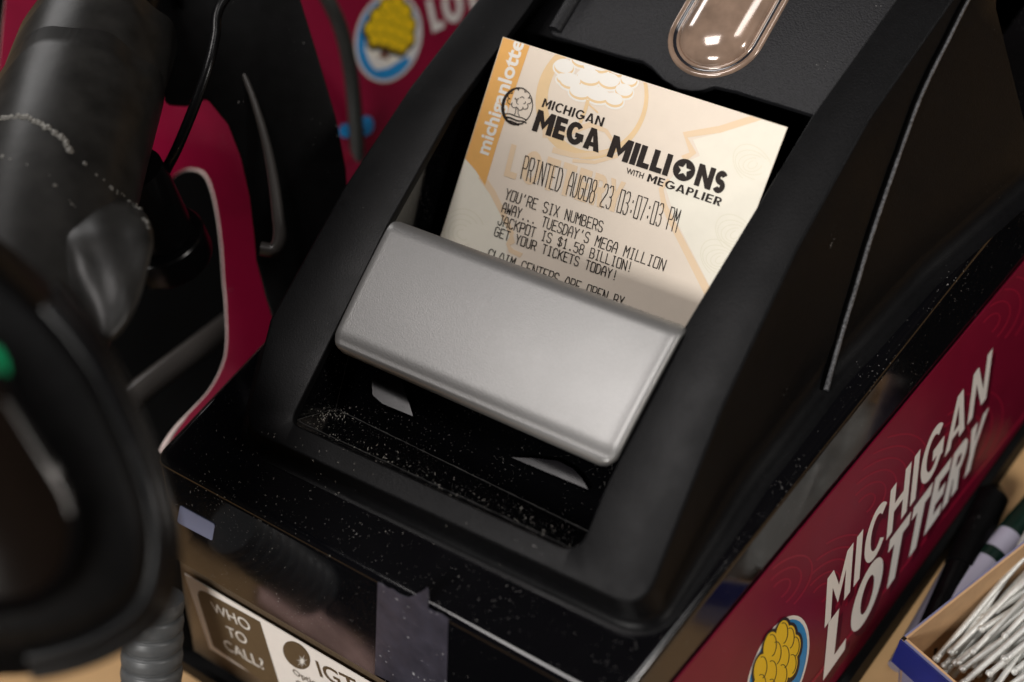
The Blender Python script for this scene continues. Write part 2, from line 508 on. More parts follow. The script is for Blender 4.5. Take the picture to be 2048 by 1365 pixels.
MAROON = material('maroon printed vinyl', lin(110, 13, 40), .34, spec=.22, noise=.10, nscale=60, bump=.05, dust=.1)
MAROON2 = material('maroon sheet', lin(134, 8, 48), .42, spec=.3, noise=.14, nscale=40, bump=1.0, bscale=28, dust=.1)
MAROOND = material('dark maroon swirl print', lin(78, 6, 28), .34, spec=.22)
MAROONL = material('light maroon swirl print', lin(142, 22, 50), .34, spec=.22)
WHITE = material('white print', lin(232, 228, 222), .4)
WHITEEDGE = material('white sheet edge', lin(225, 205, 200), .6, noise=.1)
BLUE = material('blue print', lin(30, 140, 205), .4)
YELLOW = material('yellow print', lin(240, 200, 20), .4)
BROWNP = material('brown print', lin(110, 60, 40), .4)
PBLACK = material('black print', lin(18, 16, 16), .4)
SLOT = material('grey indicator window', lin(108, 114, 140), .3, dust=.6, dscale=900)
TAPE2 = material('frosted tape', lin(58, 56, 66), .30, noise=.3, nscale=160, bump=.8, bscale=130, dust=1.6, dscale=420, dcol=(.3, .3, .32, 1))
LENS = material('clear amber lens', (.30, .205, .15), .15, metal=.15, coat=1.0, noise=.3, nscale=90)
LENSD = material('dark lens groove', (.02, .02, .025), .12, coat=1.0)
TAN = material('tan counter laminate', lin(196, 158, 112), .38, noise=.08, nscale=35, bump=.03)
CARD = material('tan carton board', lin(190, 152, 112), .8, noise=.1, nscale=150)
BOXBLUE = material('blue printed carton', lin(14, 26, 96), .45, noise=.25, nscale=90)
LILAC = material('pale lilac carton print', lin(112, 112, 142), .5, noise=.1, nscale=90)
STEEL = material('bright steel wire', (.66, .66, .63), .42, metal=.5, noise=.1)
GREYC = material('grey rubber cable', (.055, .06, .055), .45, noise=.1)
GREYC2 = material('ribbed grey rubber', (.075, .078, .08), .4, noise=.1)
GREEN = material('green lamp', (.0, .25, .10), .4, emit=((.0, .4, .13, 1), .18))
DARKWIN = material('dark brown scan window', (.006, .004, .003), .14, spec=.02)
CHROME = material('worn chrome trim', (.045, .042, .04), .3, metal=.7, noise=.5, nscale=120)
PENW = material('white pen plastic', lin(190, 186, 205), .3)
PENG = material('dark green pen plastic', lin(18, 42, 34), .25)
LINT = material('pale lint', (.5, .47, .42), .8)

# ------------------------------------------------------------------ setting
cz = -100.0
cs = 1600
# one flat counter sheet with thickness
prism('counter', [(-cs, -cs, cz), (cs, -cs, cz), (cs, cs, cz), (-cs, cs, cz)], (0, 0, -30), TAN, None, origin=(0, 0, cz - 30))
bpy.data.objects['counter']['kind'] = 'structure'

# ------------------------------------------------------------------ ticket printer
pr = empty('ticket_printer', (-10, 90, cz), 'black lottery ticket printer with silver flap, maroon side sign and dusty gloss base', 'ticket printer')

# base: lofted shell, glossy, drafted sides
def base_ring(z, shrink=0.0, r=9):
    k = -z
    fl = -20.1 - FD * k + shrink
    xl = lambda y: -88.3 - 0.16 * k + shrink - (y + 20) * 0.012
    xr = lambda y: 65.6 + 0.0676 * (y + 6) + 0.12 * k - shrink
    yb = 300
    pts = [(xl(fl), fl, z), (xr(fl), fl, z), (xr(yb), yb, z), (xl(yb), yb, z)]
    return resample(round_poly(pts, [4.5, r, 12, 12], 8), 12)
HOLE = [un(p, plF(-6)) for p in [(620, 835), (1150, 1075), (1370, 640), (1720, 60), (1010, -20), (800, 420)]]
def loft(name, rings, mat, parent, cap_top=False, cap_bot=True, auto=35):
    n = len(rings[0]); vs = [v for r in rings for v in r]; fs = []
    for i in range(len(rings) - 1):
        for k in range(n):
            a, b = i * n + k, i * n + (k + 1) % n
            fs.append((a, b, b + n, a + n))
    if cap_bot: fs.append(tuple(range((len(rings) - 1) * n, len(rings) * n)))
    if cap_top: fs.append(tuple(range(n)))
    o = mesh(name, vs, fs, mat, parent, smooth=True, auto=auto); recalc(o); return o
def inner_ring():
    outer = base_ring(0, 2.2)
    # same number of points, on a rectangle that lies under the cover
    c = V3((-10, 90, 0)); out = []
    for v in outer:
        x = min(max(v.x, -66), 44); y = min(max(v.y, 4), 280)
        out.append(V3((x, y, 0)))
    return out
rings = [inner_ring(), base_ring(0, 2.2), base_ring(-.35, .9), base_ring(-1.0, .3), base_ring(-2.2, 0), base_ring(-30, 0), base_ring(-60.5, 0), base_ring(-62, 1.0), base_ring(-62, 2.6)]
SEAM = None
# find where the seam of the front face is: the traced line on the front plane
sz = un((700, 1327), FP).z
sz2 = un((349, 1122), FP).z
print('front seam z', sz, sz2)
SZ = (sz + sz2) / 2
rings = [inner_ring(), base_ring(0, 2.9), base_ring(0, 1.9), base_ring(-.18, 1.0), base_ring(-.7, .35), base_ring(-1.7, 0), base_ring(-2.4, 0), base_ring(-20, 0), base_ring(SZ + 1.2, 0), base_ring(SZ, 1.0), base_ring(SZ, 2.6)]
base = loft('base_shell', rings, GLOSS, pr, cap_bot=False)
low = loft('lower_body', [base_ring(SZ + 1, 1.6), base_ring(SZ - 1, 1.2), base_ring(-80, 1.2), base_ring(-98.4, 1.2), base_ring(-99.9, 3)], TAUPE, pr)

loft('shadow_band', [base_ring(-92.5, -1.5), base_ring(-93.5, -3.2), base_ring(-99.2, -3.2), base_ring(-99.95, -2.6)], BLACK, pr, cap_top=True)  # black band added for the shadow along the foot of the base
# cover: traced outline of the sloping top face
def F_(pts, d=0.0): return [un(p, plF(d)) for p in pts]
outer_px = [(505, 800), (545, 640), (690, 380), (825, 175), (960, 0), (1040, -110),
            (1975, -110), (1900, 0), (1736, 234), (1588, 500), (1440, 815), (1295, 1178), (1217, 1186), (880, 1032), (560, 887)]
op = F_([(492, 852), (545, 640), (690, 380), (825, 175), (960, 0), (1052, -130), (1990, -130), (1900, 0), (1736, 234), (1588, 500), (1440, 815), (1283, 1216)])
outer = round_poly(op, [9, 0, 0, 0, 0, 0, 0, 0, 0, 0, 0, 7], 8)
outer = resample(outer, 7)
ip = F_([(576, 846), (770, 455), (905, 215), (1050, 20), (1135, -105), (1880, -118), (1795, 0), (1629, 230), (1368, 662), (1212, 981), (1158, 1114)])
inner = round_poly(ip, [4, 0, 0, 0, 0, 0, 0, 0, 0, 10, 6], 8)
# same count rings: sample by arc-length fraction between matched corners is fragile, so bridge with a fill
def cover_mesh():
    import bmesh
    bm = bmesh.new()
    def ring_profile(loop, sign, prof):
        """loop on the slope plane; prof(v, nrm) -> list of points going away from the top face"""
        n = len(loop); rows = []
        for i in range(n):
            a, b = loop[i - 1], loop[(i + 1) % n]
            t = (b - a); t.z = 0
            if t.length < 1e-6: t = V3((1, 0, 0))
            t.normalize(); nr = V3((t.y, -t.x, 0))
            rows.append((loop[i], nr))
        return rows
    def orient(loop):
        s = sum(loop[i - 1].x * loop[i].y - loop[i].x * loop[i - 1].y for i in range(len(loop)))
        return loop if s > 0 else loop[::-1]
    Lo = orient(outer); Li = orient(inner)
    cols_o = []
    for v, nr in ring_profile(Lo, 1, None):
        h = v.z
        right = max(nr.x, 0) ** 2; back = max(nr.y, 0)
        left = max(-nr.x, 0) ** 2; fl = (0.10 + 0.24 * right + 0.22 * left) * (1 - back)
        out = [v.copy()]
        for o_, d_ in ((.35, .06), (.75, .3), (1.0, .8)): out.append(v + nr * o_ - N18 * d_)
        b0 = out[-1]; fr = min(9.0, h * .45)
        for k in range(1, 6):
            z = b0.z + (fr - b0.z) * k / 5
            out.append(V3((b0.x, b0.y, z)) + nr * fl * (b0.z - z))
        e = out[-1]
        for k in range(1, 7):
            a = math.pi / 2 * k / 6
            out.append(V3((e.x, e.y, 0)) + nr * (1 - math.cos(a)) * fr * .8 + V3((0, 0, fr * (1 - math.sin(a)) + .02)))
        cols_o.append(out)
    cols_i = []
    for v, nr in ring_profile(Li, -1, None):
        out = [v.copy()]
        for o_, d_ in ((.2, .05), (.4, .2), (.5, .5), (.55, 2.2)): out.append(v - nr * o_ - N18 * d_)
        cols_i.append(out)
    def addcols(cols):
        grid = [[bm.verts.new(p) for p in c] for c in cols]
        for i in range(len(grid)):
            a, b = grid[i - 1], grid[i]
            for k in range(len(a) - 1):
                try: bm.faces.new((a[k], b[k], b[k + 1], a[k + 1]))
                except ValueError: pass
        return [g[0] for g in grid]
    to = addcols(cols_o); ti = addcols(cols_i)
    eds = []
    for lp in (to, ti):
        for i in range(len(lp)):
            e = bm.edges.get((lp[i - 1], lp[i])) or bm.edges.new((lp[i - 1], lp[i])); eds.append(e)
    bmesh.ops.triangle_fill(bm, use_beauty=True, use_dissolve=False, edges=eds, normal=N18)
    # remove any fill inside the inner loop
    bm.faces.ensure_lookup_table()
    bmesh.ops.recalc_face_normals(bm, faces=bm.faces)
    vs = [v.co.copy() for v in bm.verts]; bm.verts.index_update()
    fs = [tuple(v.index for v in f.verts) for f in bm.faces]
    bm.free()
    return vs, fs
cv, cf = cover_mesh()
cover = mesh('cover_frame', cv, cf, MATTE, pr, smooth=True, auto=28)

# the well inside the frame: slanted front ramp, floor, side walls
WD = -16.0
wf = [un((667, 825), plF(WD)), un((1187, 1058), plF(WD))]
wtop = F_([(574, 846), (1160, 1116), (1372, 662), (1633, 230), (1886, -118), (1130, -112), (1046, 20), (901, 215), (766, 455)], -1.0)
xl0, xr0, y0 = wf[0].x, wf[1].x, (wf[0].y + wf[1].y) / 2
def fl_pt(x, y, d): # point at depth d under the slope plane
    s = (y - P0.y) / math.cos(TH); return V3((x, P0.y, P0.z)) + S18 * s + N18 * d - V3((0, 0, 0))
sA, sB = (y0), 230
print('well', wf, [tuple(round(c, 1) for c in p) for p in wtop])
def on_depth(x, y, d):
    z = P0.z + (y - P0.y) * math.tan(TH) + d / math.cos(TH)
    return V3((x, y, z))
ys = [y0, 46, 58, 95, 150, 230]
dl = [WD, WD - .5, WD - 15, WD - 20, WD - 22, WD - 22]
floorL = [on_depth(xl0 if k == 0 else -65.0, y, d) for k, (y, d) in enumerate(zip(ys, dl))]
floorR = [on_depth(xr0 + (0 if k == 0 else 1), y, d) for k, (y, d) in enumerate(zip(ys, dl))]
vs = []; fs = []
def addquad(a, b, c, d):
    i = len(vs); vs.extend([a, b, c, d]); fs.append((i, i + 1, i + 2, i + 3))
for k in range(5): addquad(floorL[k], floorR[k], floorR[k + 1], floorL[k + 1])
addquad(wtop[0], wtop[1], floorR[0], floorL[0])                          # front ramp
def lerp_edge(pts, y):
    for a, b in zip(pts, pts[1:]):
        if (a.y - y) * (b.y - y) <= 0 and abs(a.y - b.y) > 1e-6: return a.lerp(b, (y - a.y) / (b.y - a.y))
    a, b = pts[-2], pts[-1]
    return a.lerp(b, (y - a.y) / (b.y - a.y))
Lt = [wtop[0], wtop[8], wtop[7], wtop[6], wtop[5]]; Rt = [wtop[1], wtop[2], wtop[3], wtop[4]]
for side, tops, fl_ in ((0, Lt, floorL), (1, Rt, floorR)):
    prev = tops[0]; 
    for k in range(6):
        cur = lerp_edge(tops, ys[k]) if k else (tops[0].lerp(lerp_edge(tops, y0 + 12), .7))
        if k: addquad(prev, cur, fl_[k], fl_[k - 1])
        else:
            i = len(vs); vs.extend([tops[0], cur, fl_[0]]); fs.append((i, i + 1, i + 2))
        prev = cur
WELLF = material('dusty matt well floor', (.0016, .0016, .002), .5, spec=.0, dust=1.3, dscale=1500)
well = mesh('well', vs, fs, WELL, pr, mats=[WELL, WELLF], fmat=[1] * 5 + [0] * (len(fs) - 5))

LEDGE = material('dusty ledge edge', (.035, .034, .033), .6, noise=.9, nscale=900)
def edge_line(a, b, r):
    k = 60; pts_ = [a.lerp(b, i / k) + V3((0, random.uniform(-.08, .08), .05)) for i in range(k + 1)]
    tube('ledge', pts_, [r * random.uniform(.5, 1.3) for _ in pts_], LEDGE, pr, seg=6)
edge_line(floorL[0], floorR[0], .16)
edge_line(wtop[0].lerp(floorL[0], .18), wtop[1].lerp(floorR[0], .18), .13)
edge_line(floorL[0], floorL[1], .12)
edge_line(wtop[0].lerp(floorL[0], .1), floorL[0], .10)
# reader window, cut and tilted into pieces shaped like its bright reflections
REFLW = material('glossy window reflection', (.012, .011, .013), .13, smudge=.10, spec=.15, dust=.7, dscale=700, dcol=(.02, .02, .02, 1))
for pp, rr_ in (([(743, 750), (745, 790), (765, 808), (826, 833), (818, 806), (806, 770), (790, 740)], [1, 1.5, .5, 0, 0, 0, 0]),
           ([(1022, 915), (1070, 917), (1115, 922), (1146, 938), (1163, 956), (1176, 979)], 0)):
    q0 = un(pp[3], plF(WD + 1.5)); nn_ = (N18 + V3((.075 if rr_ else .0, 0, 0))).normalized()
    rw = [un(p, (nn_, q0)) for p in pp]
    prism('window_reflection', round_poly(rw, rr_, 4), -N18 * .8, REFLW, pr)

# grained panel with the lamp lens
pe = [(1140, 0), (1096, 68), (1180, 93), (1248, 113), (1283, 121), (1303, 135), (1326, 160), (1353, 178), (1381, 183), (1404, 180), (1428, 172), (1470, 181), (1629, 230), (1660, 235), (1870, -100), (1215, -120)]
pe = round_poly([un(p, plF(-1.2)) for p in pe], [0, 2, 0, 0, 1, 1, 1, 1, 1, 1, 1, 0, 0, 0, 0, 0], 3)
panel = prism('top_panel', pe, -N18 * 2.2, PANEL, pr, bev=.5)
# rolled left border of the panel
lr = [un(p, plF(-1.0)) for p in [(1110, 62), (1150, -5), (1215, -110)]]
tube('panel_roll', catmull(lr, 4), 2.1, PANEL, pr, seg=20)
# deep shadowed slot bar behind the ticket
sb = [un(p, plF(-9)) for p in [(1040, 60), (1640, 240), (1700, 130), (1090, -40)]]
prism('slot_bar', sb, -N18 * 6, MATTE, pr, bev=.6)

# lens: stadium rings
def stadium(c, ax, side, R, L, h, n=20):
    pts = []
    for k in range(n + 1):
        a = math.pi + math.pi * k / n
        pts.append(c + side * R * math.cos(a) + ax * R * math.sin(a) + N18 * h)
    for k in range(n + 1):
        a = math.pi * k / n
        pts.append(c + ax * L + side * R * math.cos(a) + ax * R * math.sin(a) + N18 * h)
    return pts
e1 = un((1318, 58), plF(-1.1)); e2 = un((1525, 60), plF(-1.1)); bt = un((1400, 169), plF(-1.1))
mid1 = (e1 + e2) / 2; R0 = (e2.x - e1.x) / 2 * 0.985
mid2 = (un((1338, 0), plF(-1.1)) + un((1560, 0), plF(-1.1))) / 2
ax = S18.copy(); side = V3((1, 0, 0))
ax = (mid2 - mid1).normalized() if (mid2 - mid1).length > 1 else S18
ax = (S18 * .9 + ax * .1).normalized(); side = ax.cross(N18).normalized()
lc = un((1434, 71), plF(-1.1))
def lens_part(name, prof, mat, cap):
    rr = [stadium(lc, ax, side, R0 * f_, 42, h) for f_, h in prof]
    n = len(rr[0]); vs = [v for r in rr for v in r]; fs = []
    for i in range(len(rr) - 1):
        for k in range(n): fs.append((i * n + k, i * n + (k + 1) % n, (i + 1) * n + (k + 1) % n, (i + 1) * n + k))
    if cap:
        # close the innermost ring across its centre line
        b = (len(rr) - 1) * n
        for k in range(n // 2 - 1):
            fs.append((b + k, b + k + 1, b + n - 2 - k, b + n - 1 - k))
    o = mesh(name, vs, fs, mat, lensroot, smooth=True); recalc(o); return o
lensroot = mesh('lamp_lens', [v for r in [stadium(lc, ax, side, R0 * f_, 42, h) for f_, h in [(1.0, -.2), (.99, .5), (.965, .75), (.92, .72), (.885, .5)]] for v in r],
                [(i * 42 + k, i * 42 + (k + 1) % 42, (i + 1) * 42 + (k + 1) % 42, (i + 1) * 42 + k) for i in range(4) for k in range(42)], LENS, pr, smooth=True)
recalc(lensroot)
lens_part('groove', [(.885, .5), (.86, .15), (.84, .12), (.82, .25)], LENSD, False)
lens_part('inner_rim', [(.82, .25), (.80, .62), (.765, .62), (.75, .35)], LENS, False)
lens_part('dome', [(.75, .3), (.74, .85), (.72, 1.35), (.67, 2.1), (.60, 2.8), (.50, 3.45), (.40, 3.9), (.28, 4.2), (.15, 4.4), (.02, 4.45)], LENS, True)

# silver flap with rolled top, bent lower lip and rounded corners
fh = homog([(660, 692), (1224, 938), (1375, 652), (786, 436)])
def flap():
    rows = 44; colsn = 40; vs = []; fs = []
    L = 39.0; W = 96.0
    us = [0, .0015, .004, .008] + [k / (colsn) for k in range(1, colsn)] + [.992, .996, .9985, 1]
    top = []; bot = []
    for r in range(rows + 1):
        q = r / rows
        v = q * q * (3 - 2 * q) * .5 + q * .5       # denser near the ends
        mm = v * L
        # rounding of the lower corners
        rc_ = 4.2; ins = 0.0
        if mm < rc_: ins = (rc_ - math.sqrt(max(rc_ ** 2 - (rc_ - mm) ** 2, 0))) / W
        rt_ = 1.6
        if L - mm < rt_: ins = (rt_ - math.sqrt(max(rt_ ** 2 - (rt_ - (L - mm)) ** 2, 0))) / W
        h = 1.8
        if mm < 5.0: h -= 1.0 * ((5.0 - mm) / 5.0) ** 1.3
        if mm < .9: h -= .7 * (1 - mm / .9) ** 2
        if .5 < mm < 2.0: h += .22 * math.sin(math.pi * (mm - .5) / 1.5)
        if L - mm < 4.0: h -= 2.0 * ((4.0 - (L - mm)) / 4.0) ** 2
        h += .45 * math.sin(math.pi * v) 
        rt = []; rb = []
        for u in us:
            uu = ins + u * (1 - 2 * ins)
            ed = min(u, 1 - u) * W
            hh = h - (.55 * (1 - ed / .8) ** 2 if ed < .8 else 0)
            if u > .5 and ed < 1.6: hh += .25 * math.sin(math.pi * min(ed / 1.6, 1))
            p = un(fh(uu, v), plF(.9))
            rt.append(p + N18 * (hh - .9)); rb.append(p + N18 * (h - 2.1))
        top.append(rt); bot.append(rb)
    n = len(us)
    for R_ in top: vs += R_
    for R_ in bot: vs += R_
    o2 = (rows + 1) * n
    for r in range(rows):
        for c in range(n - 1):
            a = r * n + c
            fs.append((a, a + 1, a + n + 1, a + n)); fs.append((o2 + a, o2 + a + n, o2 + a + n + 1, o2 + a + 1))
        fs.append((r * n, (r + 1) * n, o2 + (r + 1) * n, o2 + r * n))
        fs.append((r * n + n - 1, o2 + r * n + n - 1, o2 + (r + 1) * n + n - 1, (r + 1) * n + n - 1))
    for c in range(n - 1):
        fs.append((c, o2 + c, o2 + c + 1, c + 1))
        t = rows * n + c
        fs.append((t, t + 1, o2 + t + 1, o2 + t))
    o = mesh('silver_flap', vs, fs, SILVER, pr, smooth=True, auto=50); recalc(o); return o
flap_o = flap()

# raised seam ridge on the right flank
cbvh = bvh_of(cover, base)
rib_px = [(1651, 782), (1668, 715), (1690, 640), (1712, 568), (1732, 500), (1760, 415), (1788, 335), (1812, 268), (1834, 208), (1862, 145), (1895, 80), (1930, 10), (1975, -70)]
rp = [hit(cbvh, p, .35) for p in rib_px]; rp = [p for p in rp if p is not None]
rpf = resample(catmull(rp, 5), 1.0, closed=False)
tube('seam_ridge', rpf, [(.74 - .3 * i / len(rpf)) * random.uniform(.9, 1.1) for i in range(len(rpf))], RIB, pr, seg=10)
rp2 = [hit(cbvh, (p[0] - 9, p[1] - 2), .05) for p in rib_px]; rp2 = [p for p in rp2 if p is not None]
tube('seam_gap_shade', catmull(rp2, 5), .45, material('black gap shade', (.001, .001, .001), .9, spec=0), pr, seg=8)  # black line stands for the shadow in the gap beside the ridge

# front label
fm = Marks(FP, .35)
lab_px = [(369, 1146), (790, 1393), (860, 1555), (421, 1297)]
o = prism('contact_label', [un(p, off(FP, .15)) for p in lab_px], FP[0] * .25, LABELW, pr)
lm = Marks(FP, .46)
bp = [(389, 1172), (520, 1244), (566, 1392), (426, 1293)]
bp = round_poly([(p[0], p[1], 0) for p in bp], [12, 0, 0, 12], 6)
lm.poly(bp)
lm.build('printed_panel', LABELB, o)
lt_ = Marks(FP, .52)
def tx(M, s, BL, BR, TR, TL, bold=0.0, space=1.0): M.mapped(text_polys(s, bold, space), [BL, BR, TR, TL])
tx(lt_, 'WHO', (427, 1223), (503, 1265), (496, 1241), (419, 1201), .004)
tx(lt_, 'TO', (457, 1272), (496, 1291), (490, 1268), (450, 1250), .004)
tx(lt_, 'CALL?', (452, 1298), (531, 1342), (524, 1318), (444, 1276), .004)
lt_.build('lettering', WHITE, o)
lb = Marks(FP, .52)
tx(lb, 'IGT', (640, 1353), (722, 1396), (709, 1358), (629, 1319), .014)
tx(lb, 'Optio', (588, 1349), (636, 1375), (631, 1361), (583, 1336), .01)
tx(lb, 'Oper', (594, 1371), (640, 1397), (635, 1383), (590, 1358), .01)
c0 = (593, 1312)
def ell(cx, cy, rx, ry, rot, n=40, a0=0, a1=360):
    r = math.radians(rot); out = []
    for k in range(n + (0 if a1 - a0 >= 360 else 1)):
        a = math.radians(a0 + (a1 - a0) * k / n)
        x, y = rx * math.cos(a), ry * math.sin(a)
        out.append((cx + x * math.cos(r) - y * math.sin(r), cy + x * math.sin(r) + y * math.cos(r)))
    return out
lb.poly(ell(593, 1311, 33, 21, 47))
lb.build('logo', LABELB, o)
lb2 = Marks(FP, .6)
for k in range(14):
    a = 2 * math.pi * k / 14 + .2; ln = 15 if k % 2 else 10
    dx, dy = math.cos(a), math.sin(a); p = (604, 1323)
    e = (p[0] + dx * ln * .8, p[1] + dy * ln)
    if True:
        lb2.poly([(p[0] - dy * 1.1, p[1] + dx * 1.1), e, (p[0] + dy * 1.1, p[1] - dx * 1.1)])
lb2.build('starburst', WHITE, o)
# indicator window and torn tapes on the front band
iw = round_poly([un(p, off(FP, .05)) for p in [(361, 1011), (431, 1049), (425, 1081), (354, 1044)]], .9, 4)
prism('indicator_window', iw, FP[0] * .2, SLOT, pr)
tp1 = [(756, 1164), (766, 1168), (776, 1176), (786, 1178), (797, 1187), (808, 1192), (818, 1195), (830, 1190), (842, 1184), (850, 1180), (856, 1174), (858, 1190), (857, 1216), (870, 1224), (884, 1228), (897, 1238), (893, 1420), (750, 1348)]
tz = [un(p, off(FP, .12)) for p in tp1]
prism('torn_tape', tz, FP[0] * .12, TAPE2, pr)
# maroon side sign
sg_px = [(1322, 1395), (1508, 1164), (1700, 935), (1888, 712), (2060, 505), (2230, 300), (2300, 640), (2060, 862), (1870, 1102), (1661, 1372), (1500, 1580), (1215, 1530)]
q4 = lambda x: x
top_l, top_r = (1215, 1528), (2180, 361)
bot_r, bot_l = (2250, 640), (1480, 1600)
o = prism('side_sign', [un(p, off(SP, .2)) for p in [top_l, (1345, 1365), (1700, 936), (2048, 520), top_r, (2250, 615), (2048, 873), (1661, 1372), bot_l]], SP[0] * .6, MAROON, pr, bev=.15)
LIFT = .86
sw = Marks(SP, LIFT)
CLS = None
for (cx_, cy_, n_, rot) in [(1640, 1190, 5, -52), (1730, 1010, 6, -50), (1900, 900, 5, -50), (1980, 650, 4, -52), (1560, 1180, 3, -48)]:
    for k in range(n_):
        r = 16 + 17 * k
        sw.stroke(ell(cx_, cy_, r * 1.7, r * .8, rot, 26, -100 + 12 * k, 110 - 9 * k), 3.5)
# keep swirls on the sign
def inside_sign(p):
    x, y = p
    topy = 936 - (x - 1700) * (1.208 if x < 1700 else 1.195)
    boty = 1372 - (x - 1661) * 1.29
    return y > topy + 8 and y < boty - 8
sw.polys = [p for p in sw.polys if all(inside_sign(q) for q in p)]
sw.build('swirl_print', MAROONL, o)
sl = Marks(SP, LIFT + .05)
heavy(sl, 'MICHIGAN', [(1649, 1257), (1972, 797), (1986, 696), (1655, 1158)], 1.25, .7)
heavy(sl, 'LOTTERY', [(1646, 1362), (1950, 926), (1978, 814), (1657, 1246)], 1.55, .5)
sl.build('lettering', WHITE, o)
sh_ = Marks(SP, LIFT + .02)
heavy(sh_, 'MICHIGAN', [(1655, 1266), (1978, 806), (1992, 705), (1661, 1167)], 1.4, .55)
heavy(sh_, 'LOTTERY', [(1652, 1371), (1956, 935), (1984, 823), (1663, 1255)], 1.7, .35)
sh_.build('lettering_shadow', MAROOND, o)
# thin pale rule near the bottom edge
ru = Marks(SP, LIFT)
ru.stroke([(2060, 815), (1980, 915), (1870, 1055), (1780, 1168), (1690, 1282), (1600, 1396), (1560, 1450)], 5)
ru.build('rule', MAROONL, o)

# money-tree logo: quads of pixels -> marks, coordinates -1..1, y up
def tree_logo(pl, lift, q, parent, clipper=None, sky=(-.07, -.09), ck=1.0, big=False):
    m = homog(q)
    g = lambda x, y: m((x + 1) / 2, (y + 1) / 2)
    def E(cx, cy, rx, ry, rot=0, n=40, a0=0, a1=360): return [g(*p) for p in ell(cx, cy, rx, ry, rot, n, a0, a1)]
    def part(name, lf, mat, polys, strokes=()):
        M = Marks(pl, lift + lf, clipper)
        for p in polys: M.poly(p)
        for s_, w in strokes: M.stroke(s_, w)
        if M.polys: M.build(name, mat, parent)
    part('logo_disc', 0, WHITE, [E(0, 0, 1, 1)])
    # blue crescent: disc minus shifted white disc
    part('logo_blue', .04, BLUE, [E(0, 0, .93, .93)])
    part('logo_sky', .08, WHITE, [E(sky[0], sky[1], .80, .80)])
    part('logo_hill', .12, BLUE, [[g(*p) for p in [(-.3, -.78), (.2, -.62), (.72, -.22), (.84, -.38), (.4, -.84), (-.05, -.93)]]])
    part('logo_hill_light', .16, INK_CREAM, [[g(*p) for p in [(-.7, -.32), (-.2, -.3), (.3, -.35), (.75, -.15), (.3, -.48), (-.2, -.45)]]])
    part('logo_trunk', .2, BROWNP, [[g(*p) for p in [(-.08, .1), (.08, .1), (.1, -.3), (.2, -.42), (-.2, -.42), (-.1, -.3)]]])
    coins = [(0, .8, .2), (-.28, .68, .2), (.28, .66, .2), (-.48, .44, .2), (-.16, .5, .22), (.16, .48, .22), (.5, .42, .2), (-.58, .16, .2), (-.3, .22, .22), (.02, .24, .22), (.34, .2, .22), (.6, .14, .18), (-.4, -.04, .19), (-.1, .0, .2), (.22, -.03, .2), (.46, -.06, .17)]
    M1 = Marks(pl, lift + .24, clipper); M2 = Marks(pl, lift + .28, clipper); M3 = Marks(pl, lift + .32, clipper)
    if big: coins = [(-.02, .66, .21), (.30, .60, .2), (-.34, .5, .21), (.04, .42, .22), (.42, .36, .2), (-.46, .22, .21), (-.16, .2, .22), (.2, .16, .22), (.5, .08, .19), (-.5, -.06, .19), (-.26, -.1, .2), (.06, -.12, .21), (.34, -.16, .19)]
    coins = [(x * ck, .3 + (y - .3) * ck, r * ck) for x, y, r in coins]
    for x, y, r in coins:
        M1.poly(E(x, y - .03, r + .05, r * (1.38 if big else 1) + .05, 0, 20))
    for x, y, r in coins:
        M2.poly(E(x, y, r - .015, r * (1.25 if big else .85), 0, 20))
        pts = [g(*p) for p in ell(x + (.02 if big else 0), y + .0, r * (.62 if big else .8), r * (1.0 if big else .66), 0, 12, *((250, 440) if big else (190, 330)))]
        M3.stroke(pts, 1.6)
    M1.build('logo_outline', PBLACK, parent); M2.build('logo_coins', YELLOW, parent); M3.build('logo_coin_lines', PBLACK, parent)
# logo on the side sign (an upright oval on the sign plane)
lcn = un((1556, 1346), SP)
dY = V3((0, 1, 0)); dY = (dY - SP[0] * SP[0].dot(dY)).normalized(); dZ = V3((.12, 0, -1)).normalized() * -1
def proj(w):
    d = w - CAM
    c = V3((X.x * d.x + Y.x * d.y + Z.x * d.z, X.y * d.x + Y.y * d.y + Z.y * d.z, X.z * d.x + Y.z * d.y + Z.z * d.z))
    return (c.x / c.z * F_PX + CX, c.y / c.z * F_PX + CY)
ra, rb_ = 15.5, 19.0
lq = [proj(lcn - dY * ra - dZ * rb_), proj(lcn + dY * ra - dZ * rb_), proj(lcn + dY * ra + dZ * rb_), proj(lcn - dY * ra + dZ * rb_)]
print('logo quad', lq)
tree_logo(SP, LIFT, lq, o, ck=1.1, big=True)

# ------------------------------------------------------------------ lottery ticket
TQ = [(1006, 74), (1575, 255), (1393, 738), (846, 585)]
TLp, TRp = (1006, 74), (1575, 255)
BLp = (846, 585); BRp = (1392, 741)
tk_poly = [un(p, TP) for p in (TLp, TRp, BRp, BLp)]
# gently curled sheet with thickness, flat enough to carry its print
tk = prism('lottery_ticket', tk_poly, TN * -.12, PAPER, None)
tag(tk, 'cream and orange lottery ticket with black printing rising from behind the silver flap', 'lottery ticket')
CLT = [(1006.6, 75.2), (1574, 256), (1391.5, 739.5), (847, 584)]
